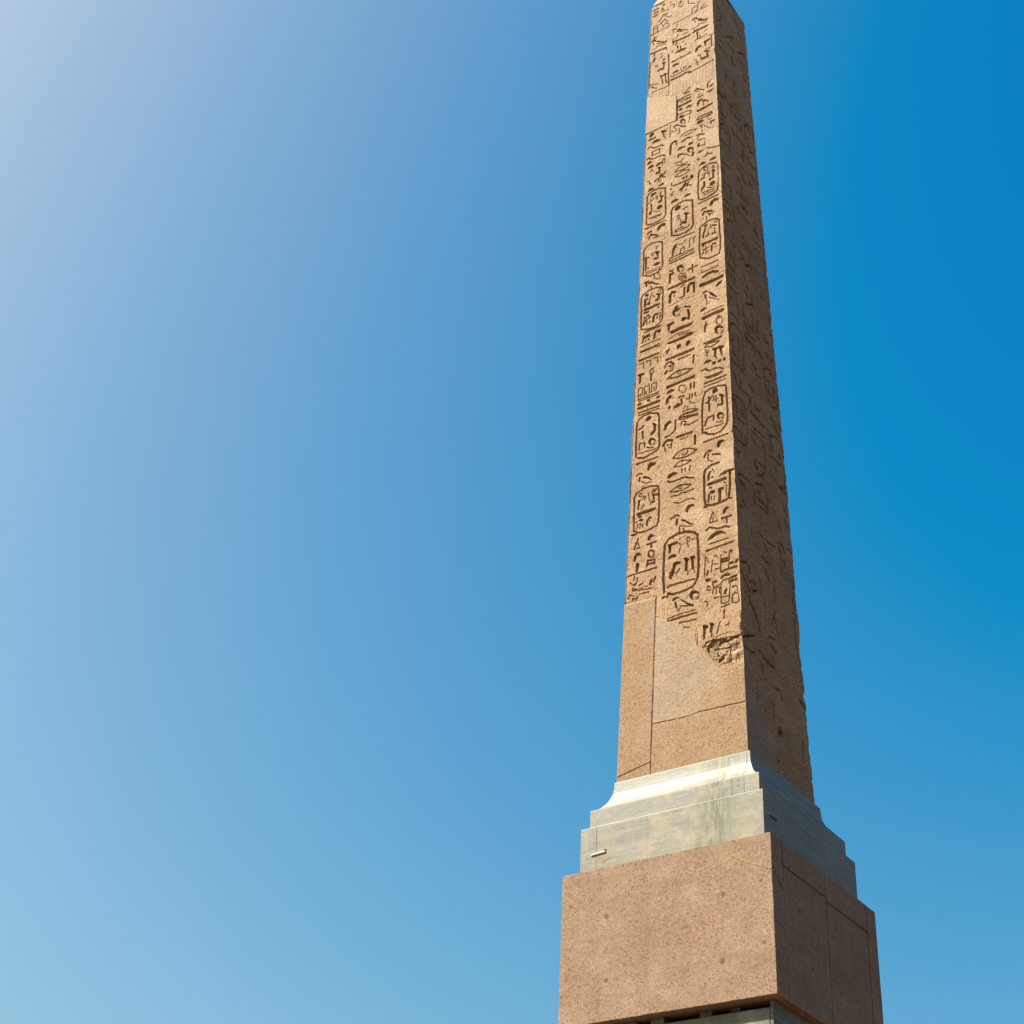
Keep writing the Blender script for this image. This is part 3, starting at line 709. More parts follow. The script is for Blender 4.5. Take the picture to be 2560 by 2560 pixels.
hieroglyph|L 27 1 -392 6077 -385 6150 -358 6183 -310 6175;L 21 1 -326 6151 -318 6156
bar_hieroglyph|L 12 1 -588 6021 -301 6032
bar_hieroglyph|L 25 1 -583 5933 -472 5934 -355 5940;L 7 1 -307 5923 -309 5913 -316 5907 -325 5907 -335 5913 -343 5923 -348 5936 -348 5947 -344 5955 -336 5958 -325 5955 -316 5947 -309 5935 -307 5923
bar_hieroglyph|L 25 1 -604 5796 -471 5800 -331 5805
hieroglyph|L 10 1 -595 5735 -536 5736 -539 5649
hieroglyph|L 10 1 -505 5744 -435 5736 -442 5651
hieroglyph|L 10 1 -408 5751 -338 5747 -341 5656
hieroglyph|L 30 1 -608 5565 -541 5554;L 26 1 -588 5539 -592 5440
hieroglyph|L 20 1 -431 5403 -432 5516;L 17 1 -452 5542 -429 5584 -398 5589;L 10 1 -398 5562 -401 5494
hieroglyph|L 8 1 -609 5176 -612 5341 -550 5341 -552 5212;L 10 1 -594 5230 -575 5248;L 8 1 -578 5198 -575 5248
hieroglyph|L 8 1 -520 5191 -523 5338 -453 5334 -451 5196;L 7 1 -486 5194 -502 5252
hieroglyph|L 8 1 -421 5209 -422 5339 -353 5344 -356 5225;L 8 1 -386 5221 -387 5281
bar_hieroglyph|L 13 1 -609 5163 -317 5175
bar_hieroglyph|L 9 1 -608 5133 -317 5145
hieroglyph|P 0 1 -619 5074 -608 5107 -565 5107 -569 5074;P 0 1 -484 5087 -481 5115 -443 5112 -442 5078;P 0 1 -351 5087 -343 5113 -301 5113 -305 5081
bar_hieroglyph|L 34 1 -606 5030 -461 5026 -312 5028
bar_hieroglyph|L 16 1 -609 4955 -311 4952
bar_hieroglyph|L 14 1 -601 4914 -311 4910
bar_hieroglyph|P 0 1 -200 5911 -161 5911 -7 5918 131 5936 184 5925 161 5896 31 5883 -114 5878 -184 5891
eye_hieroglyph|L 10 1 -169 5968 -61 6004 70 5981 123 5984;L 9 1 -45 5971 138 5941
hieroglyph|P 0 1 -64 5754 -60 5810 -7 5812 -7 5768 -34 5758 -45 5741
hieroglyph|P 0 1 69 5748 73 5812 127 5814 126 5771 96 5758 92 5738
hieroglyph|P 0 1 -214 5741 -210 5796 -164 5807 -164 5772 -187 5769 -195 5732
bar_hieroglyph|P 0 1 -225 5654 -7 5663 179 5673 179 5638 16 5627 -225 5627
bar_hieroglyph|L 15 1 -45 5575 122 5581
bar_hieroglyph|L 15 1 175 5558 167 5432
head_hieroglyph|L 20 1 -236 5519 -221 5556 -198 5581 -159 5586 -113 5544 -106 5506;L 29 1 -224 5427 -205 5454;L 14 1 -182 5522 -167 5520;L 14 1 -136 5519 -117 5515;L 7 1 -151 5526 -147 5490;L 11 1 -159 5477 -136 5476;L 8 1 -113 5501 -121 5443;L 15 1 -166 5437 -128 5438
eye_hieroglyph|L 15 1 -189 5326 -128 5369 -37 5395 54 5382 151 5344 99 5324 16 5299 -67 5300 -151 5319;L 7 1 1 5344 -2 5334 -11 5329 -22 5330 -35 5337 -45 5348 -51 5361 -51 5372 -45 5380 -35 5382 -22 5378 -11 5369 -2 5357 1 5344
bar_hieroglyph|P 0 1 -203 5213 -7 5219 188 5234 188 5196 16 5189 -203 5170
disc_hieroglyph|L 10 1 67 5061 61 5037 45 5023 22 5023 -2 5037 -22 5061 -34 5090 -34 5117 -22 5137 -2 5144 22 5137 45 5118 61 5091 67 5061
hieroglyph|L 18 1 128 5116 128 5040;L 16 1 176 5121 176 5041
hieroglyph|P 0 1 -210 5092 -188 5129 -142 5140 -89 5114 -104 5099 -157 5100
hieroglyph|L 14 1 116 4957 112 4887;L 14 1 153 4954 146 4890;L 14 1 194 4954 190 4897
hieroglyph|L 35 1 -202 4949 -194 4997 -172 5021;P 0 1 -179 5016 -172 5055 -134 5048 -149 5004;L 11 1 -142 5026 -104 4985;P 0 1 -182 4849 -171 4895 -145 4868 -156 4839
bird_hieroglyph|L 17 1 -33 4968 8 4972 38 4960;L 17 1 1 4933 8 4863;L 11 1 68 4914 112 4871;L 11 1 120 4843 149 4806 186 4791
hieroglyph|P 0 1 -107 4827 -89 4861 -51 4880 -7 4861 1 4841 -51 4829
hieroglyph|L 9 1 31 4763 60 4801;L 8 1 82 4758 90 4780;L 10 1 16 4728 90 4731 163 4713 229 4682 156 4683 23 4691
hieroglyph|L 12 1 -21 4668 38 4677 225 4663;L 17 1 -29 4630 -21 4652 221 4611;L 14 1 -14 4616 225 4598
hieroglyph|L 13 1 -3 4529 5 4575 38 4579 67 4550 38 4521;L 14 1 38 4513 126 4494 224 4520
hieroglyph|P 0 1 -240 4550 -230 4619 -192 4654 -155 4660 -136 4623 -177 4615 -200 4583 -214 4539
hieroglyph|L 17 1 -81 4634 -84 4496 -102 4466 -169 4431 -221 4431
bar_hieroglyph|P 0 1 315 5678 446 5685 565 5697 564 5667 468 5654 318 5659
eye_hieroglyph|L 13 1 325 5608 363 5639 430 5640 534 5624 489 5592 407 5585 340 5602
hieroglyph|L 6 1 332 5562 369 5546;L 7 1 347 5517 384 5509;L 6 1 362 5536 361 5433;L 7 1 332 5480 369 5473
hieroglyph|L 30 1 447 5529 495 5516;L 27 1 473 5504 468 5404;L 8 1 486 5387 493 5350
hieroglyph|L 32 1 525 5529 577 5510;L 23 1 540 5509 560 5398;L 8 1 560 5389 567 5360
hieroglyph|P 0 1 315 5350 338 5383 375 5393 427 5353 382 5347
hieroglyph|P 0 1 430 5292 434 5329 478 5323 470 5283;P 0 1 503 5286 511 5325 552 5325 547 5288;P 0 1 577 5288 581 5325 610 5325 610 5282
hieroglyph|L 15 1 281 5250 330 5263 366 5226 395 5205 462 5219 528 5199 578 5165
bar_hieroglyph|P 0 1 328 5133 424 5126 578 5140 570 5114 504 5091 358 5099
bar_hieroglyph|L 18 1 320 5035 613 5045
bar_hieroglyph|L 14 1 320 4985 605 4990
joint_crack|L 9 1 212 4888 333 4896
cartouche|L 19 1 288 4289 283 4578 292 4739 304 4825 333 4896 400 4926 509 4926 603 4891 613 4829 625 4521 622 4345 596 4291 535 4235 442 4220 356 4254 317 4293;L 15 1 304 4154 625 4160
disc_hieroglyph|P 0 1 424 4858 432 4892 465 4903 493 4888 490 4856 457 4836 435 4841
hieroglyph|L 15 1 390 4748 376 4803;P 0 1 325 4726 361 4744 376 4779 383 4718 354 4714;L 17 1 383 4702 381 4588;L 13 1 398 4770 428 4807
hieroglyph|L 7 1 480 4752 477 4743 471 4737 462 4737 452 4742 444 4752 440 4763 440 4774 445 4782 453 4785 462 4783 471 4775 478 4764 480 4752;L 9 1 434 4730 506 4733;L 7 1 477 4721 477 4688
hieroglyph|L 22 1 529 4777 572 4743;L 26 1 554 4747 555 4631;P 0 1 487 4610 491 4649 541 4637 562 4612 505 4623
hieroglyph|L 16 1 322 4392 337 4451 366 4496 438 4503 437 4435
disc_hieroglyph|D 0 1 581 4438 576 4416 561 4403 541 4400 519 4409 499 4428 486 4452 481 4478 486 4500 501 4513 521 4516 543 4507 563 4488 576 4464;L 10 1 473 4388 501 4373 565 4368
hieroglyph|L 10 1 328 4341 386 4334 429 4333 472 4332 515 4323 565 4336
cartouche|L 19 1 -627 4286 -627 4729 -618 4807 -588 4853 -520 4885 -436 4885 -330 4846 -306 4783 -307 4603 -301 4336 -328 4285 -408 4255 -505 4230 -594 4260;L 17 1 -617 4173 -323 4174
disc_hieroglyph|P 0 1 -496 4778 -493 4820 -456 4848 -413 4828 -427 4798 -468 4783
hieroglyph|L 19 1 -392 4707 -354 4671;L 29 1 -369 4676 -368 4591;P 0 1 -428 4553 -420 4585 -372 4610 -363 4571 -404 4543
hieroglyph|L 21 1 -593 4693 -552 4704 -528 4730;L 19 1 -539 4641 -534 4541
disc_hieroglyph|D 0 1 -348 4415 -353 4392 -368 4377 -390 4374 -414 4383 -436 4403 -451 4430 -457 4458 -452 4481 -437 4496 -415 4499 -391 4490 -369 4470 -354 4443
hieroglyph|L 14 1 -584 4374 -581 4471 -508 4464 -507 4398
hieroglyph|L 12 1 -474 4376 -425 4349 -377 4348;L 11 1 -587 4332 -538 4313 -490 4321 -409 4307 -353 4312
hieroglyph|P 0 1 -462 4032 -458 4100 -423 4130 -350 4102 -354 4078 -398 4069 -430 4046 -441 4020
bird_hieroglyph|L 15 1 -614 3998 -574 4018 -537 4004;L 19 1 -576 3911 -569 3960;P 0 1 -532 3938 -508 3955 -452 3925 -396 3862 -452 3904 -508 3929;L 7 1 -548 3892 -483 3843 -403 3839;L 10 1 -506 3817 -530 3792
cartouche|L 17 1 -635 3201 -640 3687 -609 3736 -514 3777 -418 3777 -315 3743 -303 3692 -297 3481 -303 3235 -325 3177 -395 3160 -489 3151 -583 3163 -619 3192;L 21 1 -657 3152 -606 3151
disc_hieroglyph|L 8 1 -534 3687 -536 3677 -543 3671 -553 3671 -564 3676 -573 3686 -578 3698 -578 3709 -573 3717 -565 3721 -554 3718 -544 3710 -537 3699 -534 3687
hieroglyph|L 8 1 -478 3638 -480 3631 -486 3628 -494 3628 -502 3632 -509 3639 -513 3647 -513 3654 -509 3659 -502 3661 -494 3658 -486 3653 -480 3646 -478 3638;L 11 1 -496 3627 -491 3600
hieroglyph|L 20 1 -571 3620 -581 3498;L 12 1 -583 3625 -551 3622
hieroglyph|L 11 1 -538 3525 -498 3531;L 12 1 -541 3488 -510 3502
hieroglyph|L 6 1 -449 3695 -420 3566
hieroglyph|L 17 1 -393 3675 -374 3710;L 17 1 -358 3679 -338 3705;L 20 1 -385 3638 -322 3623
hieroglyph|P 0 1 -419 3508 -412 3547 -360 3554 -360 3520 -400 3526;L 15 1 -373 3608 -364 3555
bar_hieroglyph|L 37 1 -584 3428 -477 3428 -363 3429
hieroglyph|P 0 1 -579 3372 -575 3396 -535 3386 -531 3360;P 0 1 -570 3328 -555 3347 -507 3331 -515 3308;L 14 1 -600 3214 -581 3282;L 13 1 -556 3216 -549 3279;L 13 1 -517 3219 -518 3260;L 17 1 -601 3318 -594 3323
hieroglyph|L 19 1 -458 3223 -452 3295 -424 3323 -405 3316;L 10 1 -420 3284 -416 3274
bar_hieroglyph|L 28 1 -58 4368 37 4370 140 4369
hieroglyph|L 9 1 -10 4319 37 4309 92 4331
bar_hieroglyph|L 22 1 186 4298 182 4175
head_hieroglyph|L 26 1 -248 4315 -225 4350 -185 4374 -121 4345;L 11 1 -232 4309 -216 4207;L 14 1 -193 4302 -177 4301;L 16 1 -145 4293 -133 4297;L 12 1 -168 4258 -153 4261;L 8 1 -129 4321 -137 4237
eye_hieroglyph|L 14 1 -112 4073 -65 4123 21 4155 100 4142 208 4083 162 4054 68 4030 -26 4040 -104 4070;L 10 1 13 4085 45 4064 76 4078 84 4118
eye_hieroglyph|L 13 1 -96 3938 -65 3978 6 3998 130 3955 83 3930 -10 3919 -96 3938
hieroglyph|L 13 1 9 3873 6 3815;L 12 1 52 3870 56 3818;L 13 1 118 3883 114 3817
hieroglyph|P 0 1 -190 3807 -166 3854 -119 3870 -65 3846 -49 3819 -119 3819 -150 3797
hieroglyph|L 18 1 -182 3758 -135 3732 -64 3731 6 3739 60 3732 114 3704 168 3684
eye_hieroglyph|L 12 1 -153 3596 -95 3625 -25 3646 60 3631 136 3599 83 3577 6 3564 -87 3576 -150 3595;L 8 1 8 3604 5 3597 -1 3593 -11 3593 -21 3598 -30 3606 -35 3616 -35 3624 -30 3630 -21 3632 -11 3630 -1 3623 5 3614 8 3604
hieroglyph|L 12 1 -141 3517 -95 3525 -48 3508 6 3530 52 3518 113 3524 167 3526
hieroglyph|L 12 1 -95 3425 -41 3394 21 3396 75 3414 136 3405 181 3372
hieroglyph|P 0 1 55 3249 67 3294 97 3324 143 3320 173 3285 128 3289 97 3267 82 3223
bird_hieroglyph|L 20 1 -136 3206 -94 3220;P 0 1 -102 3214 -86 3241 -48 3240 -14 3200 -56 3218;L 24 1 -56 3165 -63 3103;P 0 1 -2 3143 21 3147 66 3107 112 3059 157 3043 149 3026 104 3053 44 3111;L 9 1 -17 3063 134 3011;L 9 1 -25 3049 -17 2990;L 8 1 28 3015 40 2971
hieroglyph|P 0 1 473 4028 478 4077 509 4104 547 4097 581 4067 531 4065 500 4001
bird_hieroglyph|L 24 1 308 3939 331 3981 370 4004 389 3992;L 12 1 365 3950 353 3904 376 3854 414 3831;P 0 1 407 3943 521 3908 521 3887 422 3924
cartouche|L 24 1 317 3246 302 3349 302 3680 321 3740 390 3781 497 3783;L 24 1 637 3613 637 3392 615 3237 578 3218 488 3209 384 3214 339 3238;L 20 1 301 3215 339 3214;L 18 1 633 3222 656 3226
hieroglyph|L 22 1 358 3584 362 3666 389 3689;P 0 1 396 3604 404 3617 426 3605 418 3595;L 7 1 412 3722 442 3661
hieroglyph|L 17 1 509 3587 524 3606 584 3596
bar_hieroglyph|L 38 1 361 3521 463 3521 575 3525;P 0 1 556 3466 560 3485 582 3473 574 3455
hieroglyph|P 0 1 360 3460 368 3477 402 3469 401 3444;P 0 1 371 3382 386 3417 431 3409 438 3374 401 3379;L 19 1 354 3273 363 3368;L 11 1 392 3284 396 3332;L 11 1 430 3279 434 3326
hieroglyph|L 30 1 500 3246 505 3358;P 0 1 483 3366 491 3412 551 3415 554 3381 521 3377
hieroglyph|L 7 1 589 3434 586 3280
hieroglyph|L 12 1 366 2975 409 3116 474 2973 366 2975;L 11 1 407 2988 415 3042
hieroglyph|P 0 1 538 3039 546 3092 583 3123 624 3101 583 3087 560 3039;L 18 1 526 2983 647 2984;L 15 1 588 2981 583 2911
hieroglyph|L 17 1 324 2889 366 2915 425 2887 469 2860 557 2865 622 2835
bar_hieroglyph|L 15 1 555 3619 704 3613
hieroglyph|L 17 1 -628 2942 -576 3077;L 13 1 -591 2943 -540 2943;L 9 1 -575 3016 -553 2948
hieroglyph|P 0 1 -446 3016 -442 3058 -401 3083 -350 3040 -400 3039 -425 3000;L 18 1 -453 2953 -333 2956;L 19 1 -395 2947 -398 2896
hieroglyph|L 15 1 -353 2791 -358 2769 -370 2755 -388 2753 -407 2762 -423 2781 -432 2805 -432 2829 -423 2847 -408 2855 -389 2852 -371 2838 -358 2815 -353 2791;L 17 1 -438 2729 -347 2712;L 16 1 -433 2676 -346 2677;L 17 1 -442 2730 -453 2648;L 13 1 -347 2707 -346 2648
hieroglyph|P 0 1 -629 2783 -626 2842 -594 2879 -556 2875 -526 2835 -576 2847 -597 2815 -612 2769
hieroglyph|P 0 1 -603 2706 -591 2740 -557 2721 -561 2683;L 31 1 -582 2699 -585 2631
bar_hieroglyph|L 16 1 -692 2594 -502 2596 -325 2594
hieroglyph|L 12 1 -620 2515 -617 2565;L 12 1 -578 2485 -575 2535;L 15 1 -631 2451 -590 2464;L 17 1 -548 2425 -507 2437;L 9 1 -674 2498 -631 2451
hieroglyph|L 10 1 -639 2412 -572 2374;L 17 1 -634 2381 -572 2374;L 15 1 -694 2286 -678 2332;L 17 1 -636 2252 -620 2272;L 18 1 -590 2254 -570 2269;L 8 1 -662 2326 -612 2303
bird_hieroglyph|P 0 1 -417 2400 -409 2448 -377 2463 -385 2424 -400 2378;L 18 1 -360 2416 -336 2475
hieroglyph|L 8 1 -547 2358 -367 2335;L 9 1 -539 2380 -507 2378;L 9 1 -474 2385 -441 2383;L 9 1 -546 2307 -416 2300
cartouche|L 23 1 -221 2231 -234 2426 -224 2761 -213 2877 -160 2936 -46 2967 68 2958 165 2916 212 2862 219 2698 222 2446 209 2285 153 2196 66 2174 -29 2167 -116 2169 -172 2199;L 21 1 -240 2162 -172 2162
hieroglyph|L 33 1 -160 2842 -62 2848;L 30 1 -147 2838 -151 2749
hieroglyph|P 0 1 -179 2657 -159 2692 -110 2706 -57 2676 -70 2659 -126 2665
bird_hieroglyph|P 0 1 -157 2402 -146 2465 -110 2520 -102 2585 -61 2593 -9 2567 -21 2550 -61 2555 -85 2512 -93 2439 -125 2400 -133 2369;L 13 1 -61 2429 -21 2483
hieroglyph|P 0 1 27 2602 59 2604 103 2572 83 2558 75 2419 47 2428 51 2568;L 10 1 83 2366 87 2407
hieroglyph|P 0 1 111 2595 139 2603 179 2577 175 2561 155 2560 162 2415 134 2424 131 2559;L 9 1 170 2363 170 2396
hieroglyph|L 8 1 -29 2696 -13 2759 3 2787 -29 2832;L 10 1 -29 2884 -5 2893
hieroglyph|L 8 1 112 2836 110 2823 103 2814 94 2812 85 2817 77 2828 72 2842 72 2856 77 2868 85 2873 94 2872 103 2863 110 2851 112 2836;L 8 1 80 2804 92 2741;L 9 1 140 2826 172 2833
hieroglyph|L 16 1 -177 2279 -141 2297 -93 2290 -37 2297 19 2287 67 2289 114 2290 169 2281
disc_hieroglyph|D 0 1 234 2048 227 2022 209 2005 183 2001 153 2010 127 2030 109 2059 102 2089 109 2115 127 2132 154 2136 183 2127 210 2106 228 2078
bird_hieroglyph|P 0 1 -116 2079 -100 2111 -60 2119 -21 2086 -60 2099 -92 2080;L 18 1 -76 2046 -64 1986;P 0 1 -13 2072 19 2050 74 2000 160 1945 144 1930 89 1963 42 2018;L 9 1 -13 1982 82 1957;L 11 1 -60 1976 -36 1921 -13 1962
bar_hieroglyph|L 8 1 -179 1866 -13 1881 175 1876
bar_hieroglyph|L 17 1 -163 1833 -13 1841 194 1835
bar_hieroglyph|L 13 1 -21 1771 26 1765 73 1759 190 1756;L 9 1 34 1691 96 1680
hieroglyph|P 0 1 343 2745 379 2796 451 2831 506 2825 572 2765 513 2789 450 2781 395 2749
bar_hieroglyph|L 12 1 358 2685 594 2694
bar_hieroglyph|L 16 1 322 2609 495 2618 659 2626
hieroglyph|L 6 1 309 2542 295 2274;L 7 1 321 2522 359 2434;L 15 1 326 2280 343 2332;P 0 1 306 2225 334 2232 380 2222 349 2195 318 2205
hieroglyph|L 6 1 395 2456 382 2312;L 7 1 415 2507 447 2505 485 2443;L 8 1 414 2400 468 2390;L 9 1 429 2329 483 2328
hieroglyph|L 22 1 403 2165 438 2167
hieroglyph|L 6 1 505 2494 498 2274;L 17 1 516 2433 543 2432;L 17 1 558 2431 586 2430;L 23 1 515 2400 585 2394;L 7 1 541 2524 579 2503;L 20 1 513 2269 544 2275;L 18 1 560 2283 587 2278;L 24 1 508 2193 535 2213;L 24 1 551 2216 597 2209
hieroglyph|L 6 1 610 2509 598 2282;L 22 1 606 2280 698 2283;L 23 1 623 2348 654 2351;L 27 1 692 2342 708 2362;L 15 1 622 2514 645 2510;L 11 1 633 2477 637 2508
hieroglyph|L 26 1 627 2159 688 2164;L 24 1 622 2112 649 2116;L 23 1 676 2115 691 2119;L 17 1 643 2033 666 2038;L 9 1 685 2036 708 2005 699 1967
hieroglyph|L 11 1 325 2085 337 2138 371 2102;L 12 1 340 2076 371 2078;L 8 1 292 1949 331 1937 322 1876
hieroglyph|L 10 1 395 2152 410 2090 480 2109;L 8 1 394 2023 410 2090 487 2074;L 8 1 440 2008 441 2072;L 8 1 478 2004 479 2068;L 8 1 408 1954 485 1954
cartouche|L 8 1 499 1869 499 2127 534 2156 596 2153 610 2076 598 1871 560 1843 507 1859
hieroglyph|P 0 1 531 1972 540 2017 571 2040 570 2000 554 1964;L 10 1 516 1936 592 1929
cartouche|L 8 1 632 1837 638 1938 676 1950 713 1915 719 1826 673 1816 636 1831
hieroglyph|L 8 1 498 1814 598 1823;L 11 1 532 1764 530 1662
hieroglyph|P 0 1 270 1649 328 1636 331 1603 304 1603 300 1534 288 1467 269 1472 277 1587
hieroglyph|P 0 1 351 1652 381 1651 412 1619 389 1610 384 1533 350 1543 366 1609;L 9 1 376 1527 376 1472
hieroglyph|L 11 1 440 1493 480 1630
hieroglyph|P 0 1 386 1423 394 1444 413 1434 405 1409
hieroglyph|L 24 1.3 461 1361 475 1385 516 1390 574 1370 628 1392
socket_hole|P 0 1.6 440 1151 449 1185 481 1189 490 1205 553 1229 512 1194 507 1159 471 1128
hieroglyph|L 15 1 293 1391 307 1415 348 1426
bar_hieroglyph|L 9 1 265 1373 357 1368
joint_crack|L 9 1 189 1609 188 1482
hieroglyph|L 10 1 403 1415 439 1423;L 8 1 416 1360 430 1394
hieroglyph|L 10 1 595 1313 586 1183
hieroglyph|L 20 1 415 1310 451 1313;L 12 1 465 1305 519 1303;L 14 1 532 1295 581 1294;L 10 1 437 1248 454 1220
joint_crack|L 7 1 421 1447 494 1463 585 1469 652 1454
joint_crack|L 11 1.5 -323 2205 -332 1700 -345 1024 -359 503 -367 11
joint_crack|L 10 0.9 -314 1932 -154 1835 23 1720 198 1572 203 1408 327 1265 468 1066 544 986 768 996
joint_crack|L 14 0.4 531 957 349 812 179 650 62 577 -334 594
joint_crack|L 9 0.4 217 595 512 586
joint_crack|L 12 1 512 586 676 578 777 577
joint_crack|L 11 0.9 -772 67 -381 146
joint_crack|L 33 1 -737 2220 -323 2202"""
